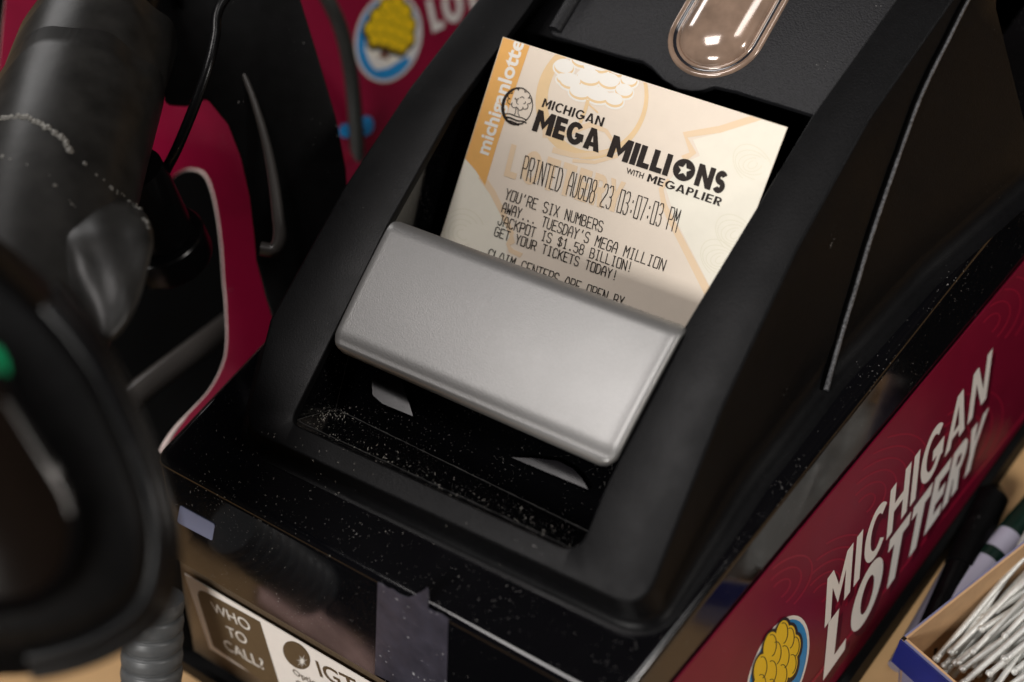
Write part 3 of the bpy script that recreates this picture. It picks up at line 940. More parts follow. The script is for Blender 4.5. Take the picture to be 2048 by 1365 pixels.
# left white field and right starburst field
M = Marks(TP, .03, CLT)
M.poly([(930, 317), (952, 335), (975, 372), (1000, 425), (1020, 475), (1012, 505), (1040, 540), (1060, 560), (1000, 640), (840, 600)])
M.build('pale_field', INK_CREAM, tk)
M = Marks(TP, .03, CLT)
for pp in ([(1513, 239), (1470, 255), (1430, 268), (1386, 280), (1400, 312), (1377, 322), (1352, 345), (1330, 372), (1350, 437), (1418, 569), (1450, 640), (1600, 560), (1600, 240)],):
    M.poly(pp)
M.build('pale_field', INK_CREAM, tk)
M = Marks(TP, .06, CLT)
M.stroke([(1525, 232), (1490, 243), (1440, 259), (1370, 270), (1386, 306), (1366, 318)], 14)
M.build('pale_orange_outline', INK_FAINT, tk)
M = Marks(TP, .06, CLT)
M.stroke([(1338, 360), (1322, 378), (1328, 410), (1342, 442), (1378, 512), (1412, 578), (1440, 640)], lambda t: 8 + 9 * t)
M.build('pale_orange_outline', INK_FAINT, tk)
M = Marks(TP, .06, CLT)
M.stroke([(962, 352), (985, 385), (1005, 425), (1024, 470)], lambda t: 14 - 4 * t)
M.poly([(1024, 462), (1030, 486), (1020, 492), (1028, 500), (1046, 507), (1040, 516), (1018, 505), (1012, 488)])
M.build('pale_orange_outline', INK_FAINT, tk)
# big ring and watermark tree
M = Marks(TP, .05, CLT)
for k in range(60):
    a0, a1 = 360 * k / 60, 360 * (k + 1) / 60
    def rp_(a, inn):
        rx, ry, cx_, cy_ = (96, 108, 1192, 196) if inn else (112, 122, 1184, 198)
        r = math.radians(a); t = math.radians(17)
        x, y = rx * math.cos(r), ry * math.sin(r)
        return (cx_ + x * math.cos(t) - y * math.sin(t), cy_ + x * math.sin(t) + y * math.cos(t))
    M.poly([rp_(a0, 0), rp_(a1, 0), rp_(a1, 1), rp_(a0, 1)])
M.build('watermark_ring', INK_PALE, tk)
M = Marks(TP, .075, CLT)
M.stroke([(1085, 268), (1130, 268), (1180, 250), (1212, 262), (1232, 292)], lambda t: 16 - 10 * t)
M.build('watermark_swoosh', INK_FAINT, tk)
M = Marks(TP, .075, CLT)
M.stroke([(1105, 300), (1150, 312), (1200, 308), (1228, 300)], lambda t: 12 - 6 * t)
M.build('watermark_swoosh', INK_FAINT, tk)
M = Marks(TP, .075, CLT)
M.stroke([(1145, 322), (1190, 325), (1235, 312)], lambda t: 7)
M.build('watermark_swoosh', INK_FAINT, tk)
coins = [(1128, 132, 20, 15), (1163, 118, 20, 14), (1200, 128, 22, 15), (1236, 138, 20, 13), (1258, 158, 17, 13), (1140, 160, 22, 15), (1178, 152, 24, 16), (1218, 160, 22, 15),
         (1248, 180, 18, 13), (1160, 182, 22, 14), (1195, 188, 24, 15), (1228, 198, 19, 13), (1180, 134, 14, 9), (1125, 155, 12, 9)]
M = Marks(TP, .07, CLT)
for x, y, rx, ry in coins: M.poly(ell(x, y + 5, rx + 3, ry + 3, 12, 22))
M.build('watermark_tree_edge', INK_WHITE, tk)
M = Marks(TP, .09, CLT)
for x, y, rx, ry in coins: M.poly(ell(x, y + 4, rx, ry, 12, 22))
M.stroke([(1176, 200), (1170, 222), (1160, 246)], 7); M.stroke([(1176, 208), (1196, 226)], 3)
M.build('watermark_coin_shade', INK_PALE, tk)
M = Marks(TP, .11, CLT)
for x, y, rx, ry in coins: M.poly(ell(x, y, rx - 1, ry - 1, 12, 22))
M.build('watermark_coins', INK_WHITE, tk)
# faint guilloche swirls on the pale fields
M = Marks(TP, .05, CLT)
for (cx_, cy_) in [(1470, 470), (1505, 330), (1440, 520)]:
    for k in range(5):
        M.stroke(ell(cx_, cy_, 10 + 9 * k, 7 + 6.5 * k, -30 + 20 * k, 22, 20 * k, 300), 1.8)
G2 = Marks(TP, .05, CLT)
for k in range(5): G2.stroke(ell(925, 470, 12 + 10 * k, 9 + 9 * k, 40 + 12 * k, 20, 0, 250), 1.8)
M.polys = [p for p in M.polys if all((q[0] > 1345 + (q[1] - 437) * .5 and q[0] > 1400 - (q[1] - 290) * .0 - 20) or q[0] < 930 + (q[1] - 317) * .5 for q in p)]
M.build('guilloche', INK_SWIRL, tk)
G2.polys = [p for p in G2.polys if all(q[0] < 925 + (q[1] - 317) * .5 for q in p)]
G2.build('guilloche', INK_SWIRL, tk)
M = Marks(TP, .08, CLT)
M.poly([(1000, 60), (1060, 90), (1018, 215), (992, 296), (970, 371), (951, 341), (930, 317), (900, 300)])
M.build('orange_band', INK_ORANGE, tk)
M = Marks(TP, .12, CLT)
tx(M, 'michiganlotter', (977, 312), (1057, 62), (1026, 52), (950, 303), .028)
M.build('band_lettering', INK_WHITE, tk)
M = Marks(TP, .1, CLT)
heavy(M, 'LOTTERY', [(1007, 352), (1238, 428), (1252, 366), (1023, 288)], 1.4, .9)
M.build('ghost_lettering', INK_FAINT, tk)
BL_ = .15
M = Marks(TP, BL_, CLT)
heavy(M, 'MICHIGAN', [(1083, 214), (1204, 254), (1210, 236), (1089, 197)], 1.1, .8)
heavy(M, 'MEGA', [(1063, 261), (1197, 306), (1204, 262), (1077, 219)], 1.75, .35)
heavy(M, 'MILLI', [(1213, 313), (1334, 353), (1347, 311), (1228, 270)], 1.75, .42)
heavy(M, 'NS', [(1387, 370), (1445, 390), (1459, 347), (1400, 327)], 1.75, .4)
tx(M, 'WITH', (1252, 347), (1285, 358), (1289, 346), (1254, 335), .01)
heavy(M, 'MEGAPLIER', [(1293, 363), (1439, 413), (1445, 397), (1298, 348)], 1.15, .75)
st = []
sc_, sr = (1368, 340.5), 14.5
star = []
for k in range(10):
    a = math.radians(-90 + 36 * k + 18); r = sr if k % 2 == 0 else sr * .42
    star.append((sc_[0] + r * math.cos(a), sc_[1] + r * math.sin(a)))
disc = []
for k in range(10):
    a0 = -90 + 36 * k + 18
    seg_ = [(sc_[0] + 22.3 * math.cos(math.radians(a0 + 36 * j / 4)), sc_[1] + 22.3 * math.sin(math.radians(a0 + 36 * j / 4))) for j in range(5)]
    M.poly(seg_ + [star[(k + 1) % 10], star[k]])
M.build('title_lettering', INK, tk)
M = Marks(TP, BL_, CLT)
thermal(M, 'PRINTED AUG08 23 03:07:03 PM', [(1041, 357.5), (1351, 465), (1362, 421), (1051, 312)], 1.9)
thermal(M, "YOU'RE SIX NUMBERS", [(1009, 398), (1203, 465), (1207, 444), (1015, 378)], 1.9)
thermal(M, "AWAY... TUESDAY'S MEGA MILLION", [(1003, 424), (1326, 542), (1333, 521), (1008, 405)], 1.9)
thermal(M, "JACKPOT IS $1.58 BILLION!", [(995, 449), (1261, 545), (1265.5, 526), (1000, 430)], 1.9)
thermal(M, "GET YOUR TICKETS TODAY!", [(988, 471.5), (1231.5, 561), (1236, 543), (992.5, 454)], 1.9)
thermal(M, "CLAIM CENTERS ARE OPEN BY", [(973, 519), (1243, 616), (1249, 595), (980, 498)], 1.9)
M.build('thermal_lettering', INK, tk)
# black round tree emblem
M = Marks(TP, BL_, CLT)
for k in range(48):
    a0, a1 = 360 * k / 48, 360 * (k + 1) / 48
    if 75 < a0 < 130 and False: continue
    def rr_(a, inn):
        rx, ry, cx_, cy_ = (27.5, 35.5, 1036.5, 213) if inn else (31.5, 38.5, 1034, 213)
        r = math.radians(a); t = math.radians(12)
        x, y = rx * math.cos(r), ry * math.sin(r)
        return (cx_ + x * math.cos(t) - y * math.sin(t), cy_ + x * math.sin(t) + y * math.cos(t))
    M.poly([rr_(a0, 0), rr_(a1, 0), rr_(a1, 1), rr_(a0, 1)])
puffs = [(1031, 184, 7), (1043, 183, 7), (1053, 191, 7), (1057, 202, 6), (1050, 213, 6), (1040, 215, 6), (1029, 210, 6), (1021, 203, 6), (1022, 193, 6)]
for i, (x, y, r) in enumerate(puffs):
    a = math.degrees(math.atan2(y - 199, x - 1039))
    M.stroke(ell(x, y, r, r, 0, 9, a - 95, a + 95), 1.4)
for (x, y, r, a) in [(1034, 195, 4, 20), (1044, 198, 4, 200), (1037, 205, 4, 90), (1048, 205, 3, 330), (1030, 201, 3, 250)]:
    M.stroke(ell(x, y, r, r, 0, 7, a, a + 150), 1.3)
M.stroke([(1032, 215), (1031, 226), (1027, 232)], 1.2); M.stroke([(1036, 216), (1036, 227), (1039, 233)], 1.2)
M.stroke([(1010, 228), (1020, 228), (1032, 233), (1044, 236), (1052, 240)], lambda t: 2.0)
M.stroke([(1008, 234), (1020, 236), (1034, 242), (1046, 243), (1053, 247)], lambda t: 3.6 - t)
M.stroke([(1012, 241), (1022, 243), (1034, 248), (1046, 248)], lambda t: 3.4 - t)
M.stroke([(1018, 246), (1028, 249), (1038, 251)], 2.4)
M.build('tree_emblem', INK, tk)

# ------------------------------------------------------------------ maroon mat / sign sheet behind
# plane through three judged points
a_, b_, c_ = at((400, 800), 500), at((790, 90), 590), at((40, 120), 525)
mn = (b_ - a_).cross(c_ - a_).normalized()
if mn.dot(ray((450, 400))) > 0: mn = -mn
MP = (mn, a_)
print('mat plane n', mn)
mat_px = catmull([V3((p[0], p[1], 0)) for p in [(250, 470), (330, 370), (365, 341), (392, 338), (412, 350), (426, 385), (437, 440), (444, 500), (448, 560), (453, 620), (454, 690), (444, 735), (420, 780), (385, 820), (350, 860), (322, 905)]], 4)
edge = [(p.x, p.y) for p in mat_px]
poly = [(14, -40), (6, 40), (0, 110), (-14, 260), (-30, 420), (100, 520)] + edge + [(420, 960), (620, 860), (760, 700), (1050, 420), (1200, 60), (1200, -200), (600, -220), (24, -200)]
mt = empty('lottery_sign_board', un((700, 300), MP), 'large blurred maroon lottery board with curved white edge behind the printer', 'sign board')
pts = [un(p, MP) for p in poly]
n = len(pts)
bvs = pts + [p - mn * 1.4 for p in pts]
bfs = [tuple(range(n)), tuple(range(2 * n - 1, n - 1, -1))] + [(i, i + n, (i + 1) % n + n, (i + 1) % n) for i in range(n)]
board = mesh('board', bvs, bfs, MAROON2, mt, mats=[MAROON2, WHITEEDGE], fmat=[0, 1] + [1] * n); recalc(board)
eb = [un(p, off(MP, .2)) for p in [(10, -40), (5, 40), (0, 110)]]
tube('white_edge', [un(p, off(MP, -.6)) for p in edge[6:]], [.35 + .0 * i if i < 44 else .35 + .09 * (i - 44) for i in range(len(edge[6:]))], WHITEEDGE, mt, seg=8)
bq = [(705, 175), (820, 150), (865, -30), (722, -30)]
tree_logo(MP, .3, [(695, 150), (815, 178), (866, 5), (730, -30)], board, sky=(.12, .03))
Mb = Marks(MP, .4)
heavy(Mb, 'LOTTERY', [(866, 66), (1120, -62), (1105, -140), (852, 2)], 1.5, .5)
heavy(Mb, 'MICHIGAN', [(846, -10), (1100, -140), (1090, -190), (836, -60)], 1.4, .5)
Mb.build('lettering', WHITE, board)
Mb = Marks(MP, .5)
Mb.poly(ell(733, 252, 14, 20, 10)); Mb.poly(ell(690, 262, 12, 14, 0))
Mb.build('blue_spot', BLUE, board)
Mb = Marks(MP, .45)
Mb.poly([(655, 330), (700, 296), (760, 262), (790, 246), (786, 262), (730, 300), (690, 330)])
Mb.build('pink_swoosh', MAROONL, board)

# ------------------------------------------------------------------ things on the left
# black stand: bracket, tube, foot, cable; scanner head in the foreground
std = empty('scanner_stand', at((420, 700), 520), 'black scanner stand with curved bracket arm and round foot behind the taped tube', 'scanner stand')
HILITE = material('pale glossy highlight', (.05, .045, .042), .3)  # paler grey puts the highlights into the colour
br_px = [(300, -60), (330, 210), (372, 212), (412, 196), (456, 250), (482, 318), (499, 395), (508, 470), (512, 520), (530, 590), (560, 690), (640, 640), (700, 480), (692, 340), (672, 235), (641, 130), (598, -10), (590, -60)]
vf = ray((500, 300)).normalized()
BPL = (-vf, at((500, 300), 478))
bpts = round_poly([un(p, BPL) for p in br_px], 2, 3)
prism('bracket', bpts, vf * 12, BLACK, std, bev=1.5)
tube('bracket_highlight', catmull([at(p, t) for p, t in [((482, 135), 476), ((505, 195), 475), ((528, 270), 474), ((545, 350), 473), ((556, 430), 472), ((560, 475), 472), ((548, 500), 472), ((522, 498), 472)]], 6), [.7 + .05 * i if i < 30 else 2.2 for i in range(43)], HILITE, std, seg=14)  # paler tube drawn where a highlight runs along the bracket
# dark cradle block on the counter
VOID = material('dull black foam', (.0025, .0025, .0025), .8, spec=.02)
cb = [(-205, -60), (-96, -34), (-96, 40), (-100, 420), (-420, 420), (-420, 10)]
prism('cradle_block', [V3((x, y, cz)) for x, y in cb], (0, 0, 34), VOID, std, bev=4)
# joint: stepped upright cylinder
jc = at((318, 470), 462)
def disc_ring(c, r, z, n=40): return [V3((c.x + r * math.cos(2 * math.pi * k / n), c.y + r * math.sin(2 * math.pi * k / n), z)) for k in range(n)]
zb = jc.z
loft('joint', [disc_ring(jc, r, zb + h) for r, h in [(9.2, 26), (9.8, 20), (10.4, 2), (10.2, .4), (9.4, 0), (12.6, -.2), (13.2, -1), (13.4, -8.5), (13.0, -10), (11.5, -10.4)]], BLACKG, std, cap_top=True)
tube('cradle_streak', catmull([at((200, 850), 500), at((290, 775), 512), at((390, 700), 528), at((470, 640), 545)], 6), 4.2, HILITE, std, seg=20)  # paler tube added in place of highlight streaks on the black cradle

# taped tube
tb = empty('taped_tube', at((150, 350), 430), 'thick black tube wrapped in cloudy dark tape with dried glue edges, upper left', 'tube')
axis = [((300, -160), 500), ((235, 0), 474), ((190, 110), 455), ((140, 260), 432), ((100, 400), 412), ((60, 560), 395), ((20, 700), 382)]
apts = catmull([at(p, t) for p, t in axis], 8)
rad = 20.5
tube('tube_body', apts, [17.5 + (rad - 17.5) * min(1, i / 14) for i in range(len(apts))], BLACKG, tb, seg=56)
# tape sleeves: slanted layers with a wavy upper edge
def sleeve(name, i0, i1, r, mat, wav, flare=0.0, thick=.35):
    vs = []; fs = []; seg = 72; rows = 14
    path = apts
    def pos(f):
        i = int(f); i = min(max(i, 0), len(path) - 2); return path[i].lerp(path[i + 1], f - i), (path[i + 1] - path[i]).normalized()
    for k in range(rows + 1):
        for s_ in range(seg):
            a = 2 * math.pi * s_ / seg
            w = wav * (math.sin(a + 1.0) + .35 * math.sin(3 * a + 2) + .2 * math.sin(7 * a))
            f = i0 + w * (1 - k / rows) + (i1 - i0) * k / rows
            p, d = pos(f)
            u = d.cross(V3((.13, .21, .97))).normalized(); q = d.cross(u)
            rr = r + flare * (k / rows) ** 2 * (1 + .5 * math.sin(2 * a)) + .22 * math.sin(5 * a + k * .8) * (k / rows) + .10 * math.sin(11 * a + k * .6)
            vs.append(p + (u * math.cos(a) + q * math.sin(a)) * rr)
    for k in range(rows):
        for s_ in range(seg):
            a, b = k * seg + s_, k * seg + (s_ + 1) % seg
            fs.append((a, b, b + seg, a + seg))
    o = mesh(name, vs, fs, mat, tb, smooth=True)
    m = o.modifiers.new('solid', 'SOLIDIFY'); m.thickness = thick * S; m.offset = 1
    return o, vs[:seg]
s0, e0 = sleeve('upper_sleeve', 0, 9, 20.4, BLACK, 1.2)
s1, e1_ = sleeve('tape_layer', 15, 47.5, 21.3, TAPE, 1.8)
s2, e2_ = sleeve('tape_layer', 21, 47.5, 22.0, TAPE, 1.6, .6)
# loose end of the tape, a drooping cloudy lobe
lobe_px = [(70, 430), (140, 392), (215, 392), (275, 415), (305, 465), (296, 535), (276, 605), (246, 662), (216, 684), (184, 668), (140, 610), (98, 530)]
LT_ = un
lob = []
lobm = catmull([V3((p[0], p[1], 0)) for p in lobe_px] + [V3((lobe_px[0][0], lobe_px[0][1], 0))], 4)[:-1]
cen = (190, 540)
lvs = []; lfs = []
NR = 8
for r in range(NR + 1):
    f = 1 - .965 * r / NR
    for p in lobm:
        x, y = cen[0] + (p.x - cen[0]) * f, cen[1] + (p.y - cen[1]) * f
        bul = 1 - f * f
        wr = .7 * math.sin(x * .045 + y * .02) + .3 * math.sin(x * .09 - y * .03)
        t = 389 - (y - 400) * .07 - bul * 5 + wr * .8 + max(0, 470 - y) * .16 * f
        lvs.append(at((x, y), t))
nl = len(lobm)
for r in range(NR):
    for k in range(nl): lfs.append((r * nl + k, r * nl + (k + 1) % nl, (r + 1) * nl + (k + 1) % nl, (r + 1) * nl + k))
lfs.append(tuple(NR * nl + k for k in range(nl)))
lo = mesh('loose_tape', lvs, lfs, TAPE, tb, smooth=True)
m_ = lo.modifiers.new('solid', 'SOLIDIFY'); m_.thickness = .4 * S
# glue beads along the tape edges
tbvh = bvh_of(s1, s2, lo)
gv = []; gf = []
def bead(p, r):
    b = len(gv)
    for i in range(1, 4):
        for k in range(6):
            ph = math.pi * i / 4; a = 2 * math.pi * k / 6
            gv.append(p + V3((math.sin(ph) * math.cos(a), math.sin(ph) * math.sin(a), math.cos(ph))) * r)
    for i in range(2):
        for k in range(6): gf.append((b + i * 6 + k, b + i * 6 + (k + 1) % 6, b + (i + 1) * 6 + (k + 1) % 6, b + (i + 1) * 6 + k))
    gf.append(tuple(b + k for k in range(6))); gf.append(tuple(b + 17 - k for k in range(6)))
for line, dens, rr in (([(0, 238), (40, 236), (75, 246), (100, 262), (125, 282), (140, 303), (170, 332), (215, 372), (252, 400), (285, 430), (300, 462)], 1.0, .75),
                       ([(0, 312), (30, 322), (70, 338), (105, 362), (140, 405), (165, 440)], .3, .6)):
    gv.clear(); gf.clear()
    cl = catmull([V3((p[0], p[1], 0)) for p in line], 14)
    for i, p in enumerate(cl):
        heavy = line[0][1] < 300 and p.x < 145
        if not heavy and random.random() > .35 * dens: continue
        h = hit(tbvh, (p.x + random.uniform(-3, 3), p.y + random.uniform(-3, 3)), .1)
        if h: bead(h, rr * random.uniform(.6, 1.3) * (1.0 if heavy else .9))
    mesh('glue_beads', gv, gf, GLUE, tb, smooth=True)

# thin black lead in front of the stand
ld = tube('cable', catmull([at(p, t) for p, t in [((500, -60), 455), ((452, -5), 450), ((434, 30), 448), ((430, 75), 446), ((415, 140), 444), ((388, 215), 444), ((355, 295), 446), ((330, 345), 450), ((310, 400), 456)]], 8), 1.55, BLACKG, None, seg=14)
tag(ld, 'thin black cable running down beside the taped tube', 'cable')
gc = tube('cable', catmull([at(p, t) for p, t in [((610, -80), 540), ((650, -10), 545), ((682, 60), 550), ((702, 150), 555), ((712, 250), 560), ((716, 340), 565), ((720, 430), 570)]], 8), 2.7, GREYC, None, seg=14)
tag(gc, 'thick grey cable hanging in front of the maroon board', 'cable')

# foreground scanner head: stacked contours, camera side bulging
sn = empty('handheld_scanner', at((60, 1100), 330), 'blurred black barcode scanner head with green light, lower left foreground', 'barcode scanner')
ol_px = [(-260, 380), (-60, 440), (0, 478), (70, 538), (140, 612), (205, 700), (252, 790), (296, 890), (330, 985), (348, 1080), (344, 1160), (322, 1225), (270, 1275), (190, 1318), (90, 1345), (-20, 1352), (-260, 1352)]
ol = catmull([V3((p[0], p[1], 0)) for p in ol_px], 4)
def head(name, outline, prof, mat, parent, capm=True, center=(20, 980)):
    rr = []
    for f, t in prof:
        rr.append([at((center[0] + (p.x - center[0]) * f, center[1] + (p.y - center[1]) * f), t) for p in outline])
    n = len(outline); vs = [v for r in rr for v in r]; fs = []
    for i in range(len(rr) - 1):
        for k in range(n): fs.append((i * n + k, i * n + (k + 1) % n, (i + 1) * n + (k + 1) % n, (i + 1) * n + k))
    if capm: fs.append(tuple(range((len(rr) - 1) * n, len(rr) * n)))
    fs.append(tuple(range(n - 1, -1, -1)))
    o = mesh(name, vs, fs, mat, parent, smooth=True, auto=60); recalc(o); return o
head('housing', ol, [(.90, 352), (.97, 335), (1.0, 318), (.995, 305), (.96, 292), (.90, 283), (.83, 278), (.76, 276)], BLACK, sn)
rim_px = [(-200, 640), (-60, 690), (0, 745), (50, 830), (100, 910), (140, 985), (152, 1060), (138, 1140), (100, 1190), (40, 1215), (-60, 1222), (-200, 1222)]
rm = catmull([V3((p[0], p[1], 0)) for p in rim_px], 5)
for f_, t_, r_ in ((.90, 281.5, 2.6), (.985, 297, 1.8)):
    tube('ridge', [at((20 + (p.x - 20) * f_, 980 + (p.y - 980) * f_), t_) for p in ol[14:58]], r_, BLACKG, sn, seg=12)
head('bezel', rm, [(1.06, 279), (1.05, 272), (1.0, 270), (.95, 272), (.93, 275)], BLACKG, sn, center=(-20, 990))
head('scan_window', rm, [(.93, 274.5), (.92, 273.6), (.85, 273.4)], DARKWIN, sn, center=(-20, 990))
tube('bezel_trim', catmull([at(p, 269.5) for p in [(10, 800), (45, 850), (80, 905), (108, 950), (130, 990), (142, 1030)]], 5), [.4 + .5 * math.sin(i * .12) for i in range(26)], CHROME, sn, seg=10)
gl = [at(p, 273) for p in [(-30, 690), (-2, 694), (14, 724), (18, 748), (2, 756), (-30, 740)]]
prism('green_light', gl, ray((0, 720)) * 2.5, GREEN, sn, bev=.4)
cl_ = [at(p, 268.5) for p in [(97, 930), (112, 925), (124, 952), (110, 960)]]
prism('clip', cl_, ray((110, 940)) * 3, CHROME, sn, bev=.3)

# ribbed strain relief of the scanner cable
rc0, rc1 = at((306, 1195), 452), at((300, 1500), 466)
path = []; rad_ = []
nr_ = 90
for i in range(nr_ + 1):
    f = i / nr_; path.append(rc0.lerp(rc1, f)); ph = (i % 10) / 10
    rad_.append(9.0 * (1 - .02 * abs(ph - .35) * 4) if ph < .75 else 7.9)
rcb = tube('ribbed_cable', path, rad_, GREYC2, None, seg=36)
tag(rcb, 'grey ribbed rubber cable sleeve between scanner and printer', 'cable sleeve')

# ------------------------------------------------------------------ right foreground: box of fasteners and pens
zt = -74.0
bx = empty('carton_box', un((1900, 1300), plZ(cz)), 'open blue and tan cardboard box full of steel fasteners beside the maroon sign', 'box')
A = un((1802, 1277), plZ(zt)); B_ = un((2048, 1082), plZ(zt)); Cc = un((1877, 1343), plZ(zt))
e_long = (B_ - A).normalized(); e_short = (Cc - A); e_short = (e_short - e_long * e_short.dot(e_long)); 
e_short = (Cc - A).normalized()
LL, WW, HH = 95, 46, zt - cz
def wall(name, p, d, ln, inn, mat_o, mat_i):
    t = 1.1
    o1 = prism(name, [p, p + d * ln, p + d * ln + V3((0, 0, -HH)), p + V3((0, 0, -HH))], inn * t * .5, mat_o, bx)
    o2 = prism('lining', [p + inn * (t * .5 + .01), p + d * ln + inn * (t * .5 + .01), p + d * ln + inn * (t * .5 + .01) + V3((0, 0, -HH)), p + inn * (t * .5 + .01) + V3((0, 0, -HH))], inn * t * .6, mat_i, o1)
wall('carton_wall', A, e_long, LL, e_short, LILAC, CARD)
wall('carton_wall', A, e_short, WW, e_long, LILAC, CARD)
wall('carton_wall', A + e_short * WW, e_long, LL, -e_short, LILAC, CARD)
wall('carton_wall', A + e_long * LL, e_short, WW, -e_long, BOXBLUE, CARD)
prism('carton_floor', [A + V3((0, 0, -HH + .5)), A + e_long * LL + V3((0, 0, -HH + .5)), A + e_long * LL + e_short * WW + V3((0, 0, -HH + .5)), A + e_short * WW + V3((0, 0, -HH + .5))], (0, 0, .6), CARD, bx)
fl0 = prism('carton_flap', [A + V3((0, 0, -.5)), A + e_short * WW + V3((0, 0, -.5)), A + e_short * WW - e_long * 3 + V3((0, 0, -9)), A - e_long * 3 + V3((0, 0, -9))], e_long * -.5, BOXBLUE, bx)
# fasteners: one prototype, copies share the mesh
pv, pf = tube_data([V3((0, 0, 0)), V3((14, 0, .4)), V3((30, .3, .5)), V3((56, 0, 0))], [.95, 1.0, 1.0, .8], 8)
hv, hf = tube_data([V3((-1.6, 0, 0)), V3((-.8, 0, .1)), V3((.1, 0, 0))], [.9, 1.25, .95], 10)
LBL = 'one of the long steel fasteners heaped in the open cardboard box'
def fastener_mesh():
    vs = pv + hv; fs = pf + [tuple(i + len(pv) for i in f) for f in hf]
    return vs, fs
fv, ff = fastener_mesh()
proto = mesh('steel_fastener', fv, ff, STEEL, None, smooth=True, origin=(0, 0, 0), auto=50)
tag(proto, LBL, 'fastener', 'steel fasteners heaped in the box')
for i in range(110):
    o = proto if i == 0 else proto.copy()
    if i: COL.objects.link(o)
    u = random.uniform(.10, .52) if i < 90 else random.uniform(.3, .6); v = random.uniform(.12, .9)
    lay = random.uniform(0, 1)
    h = -HH + 3 + 17 * lay * (0.55 + .45 * math.sin(math.pi * v))
    p = A + e_long * LL * (u - .03) + e_short * WW * v + V3((0, 0, h))
    d = (e_long + e_short * random.gauss(0, .17) + V3((0, 0, random.gauss(.05, .06)))).normalized()
    q = d.to_track_quat('X', 'Z')
    o.rotation_mode = 'QUATERNION'; o.rotation_quaternion = q
    o.location = (p + V3((0, 0, UP))) * S
    o.scale = (.88, 1, 1) if False else (1, 1, 1)
PENS = material('dull lilac pen highlight', lin(120, 116, 130), .3)  # highlight of the black pen put into a colour
# pens on the counter
def pen(pa, pb, r, parts, label):
    a, b = un(pa, plZ(cz + r)), un(pb, plZ(cz + r))
    rt = empty('pen', (a + b) / 2 - V3((0, 0, r)), label, 'pen')
    for nm, f0, f1, rr, mt_ in parts:
        k = 10
        pth = [a.lerp(b, f0 + (f1 - f0) * i / k) for i in range(k + 1)]
        rads = [rr[0] + (rr[1] - rr[0]) * i / k for i in range(k + 1)]
        tube(nm, pth, [r * x for x in rads], mt_, rt, seg=20)
pen((1846, 1296), (1990, 985), 5.0, [('barrel', 0, .5, (.8, .9), BLACKG), ('grip', .5, .97, (1, 1), BLACK), ('tip', .97, 1.04, (1, .3), BLACKG)], 'black pen lying along the foot of the maroon sign')
pen((1793, 1335), (1950, 1058), 2.8, [('barrel', 0, .8, (1, 1), PENS), ('tip', .8, 1, (1, .3), BLACKG)], 'pale rod standing for the highlight along the side of the black pen')  # added rod, stands for the highlight on the black pen
pen((1900, 1215), (2075, 1010), 4.4, [('barrel', 0, .42, (1, 1), PENW), ('ring', .42, .50, (1.05, 1.05), PENG), ('body', .50, .68, (1, 1), PENW), ('cap', .68, 1.1, (1.1, 1.1), PENG)], 'white pen with dark green cap behind the cardboard box')

# unseen sheets added on the counter only to shape reflections in the gloss base
def mirror(px, pl, z):
    p = un(px, pl); d = ray(px).normalized(); n_ = pl[0].normalized()
    r = d - n_ * 2 * d.dot(n_)
    return p + r * ((z - p.z) / r.z)
mat = prism('front_reflection_mask', round_poly([V3((260, -330, cz + .02)), V3((260, -46, cz + .02)), V3((-60, -46, cz + .02)), V3((-60, -80, cz + .02)), V3((-260, -80, cz + .02)), V3((-260, -330, cz + .02))], 8, 6), (0, 0, 1.6), BLACK, None, bev=.5)  # unseen, added to darken the reflection in the front face
tag(mat, 'unseen black sheet added to keep the tan counter out of the gloss front', 'counter mat')
PINKP = material('pinkish reflector sheet', lin(250, 205, 195), .7, noise=.05)
OLIVE = material('yellow reflector sheet', lin(150, 140, 20), .7, noise=.05)
pk = [mirror(p, FP, cz + 1.8) for p in [(519, 1170), (530, 1138), (556, 1122), (580, 1148), (600, 1185), (650, 1235), (705, 1275), (752, 1320), (752, 1362), (700, 1327), (600, 1262), (519, 1205)]]
print('matc', [proj(V3(p)) for p in ((-150, -68, cz), (-60, -68, cz), (-60, -46, cz))]); print('slip', pk[0], pk[6]); print([proj(p) for p in pk[:8:3]])
sp_ = prism('reflector_sheet', round_poly(pk, 4, 4), (0, 0, .3), PINKP, None)  # unseen sheet, outline traced back from the pink reflection
tag(sp_, 'pinkish reflector sheet added out of view and shaped to mirror a patch in the gloss front', 'reflector sheet')
ol_ = [mirror(p, SP, cz + .6) for p in [(1590, 1020), (1640, 900), (1700, 830), (1790, 760), (1760, 850), (1720, 905), (1650, 930), (1640, 1000), (1600, 1055)]]
pa_, pb_ = un((2085, 1040), plZ(cz + .02)), un((2085, 380), plZ(cz + .02))
pad = prism('side_reflection_mask', [pa_, pb_, pb_ + V3((220, 0, 0)), pa_ + V3((220, 0, 0))], (0, 0, .3), BLACK, None)  # unseen, added so that the side band mirrors black
tag(pad, 'thin black reflection mask added out of view to darken what the gloss side mirrors', 'reflection mask')
sl2 = prism('reflector_sheet', round_poly(ol_, 4, 4), (0, 0, .3), OLIVE, None)  # unseen sheet, outline traced back from the olive reflection
tag(sl2, 'olive yellow reflector sheet added out of view to give the gloss side its olive reflection', 'reflector sheet')
print('olive', [tuple(round(c) for c in p) for p in ol_][:4], [proj(p) for p in ol_[:8:3]])

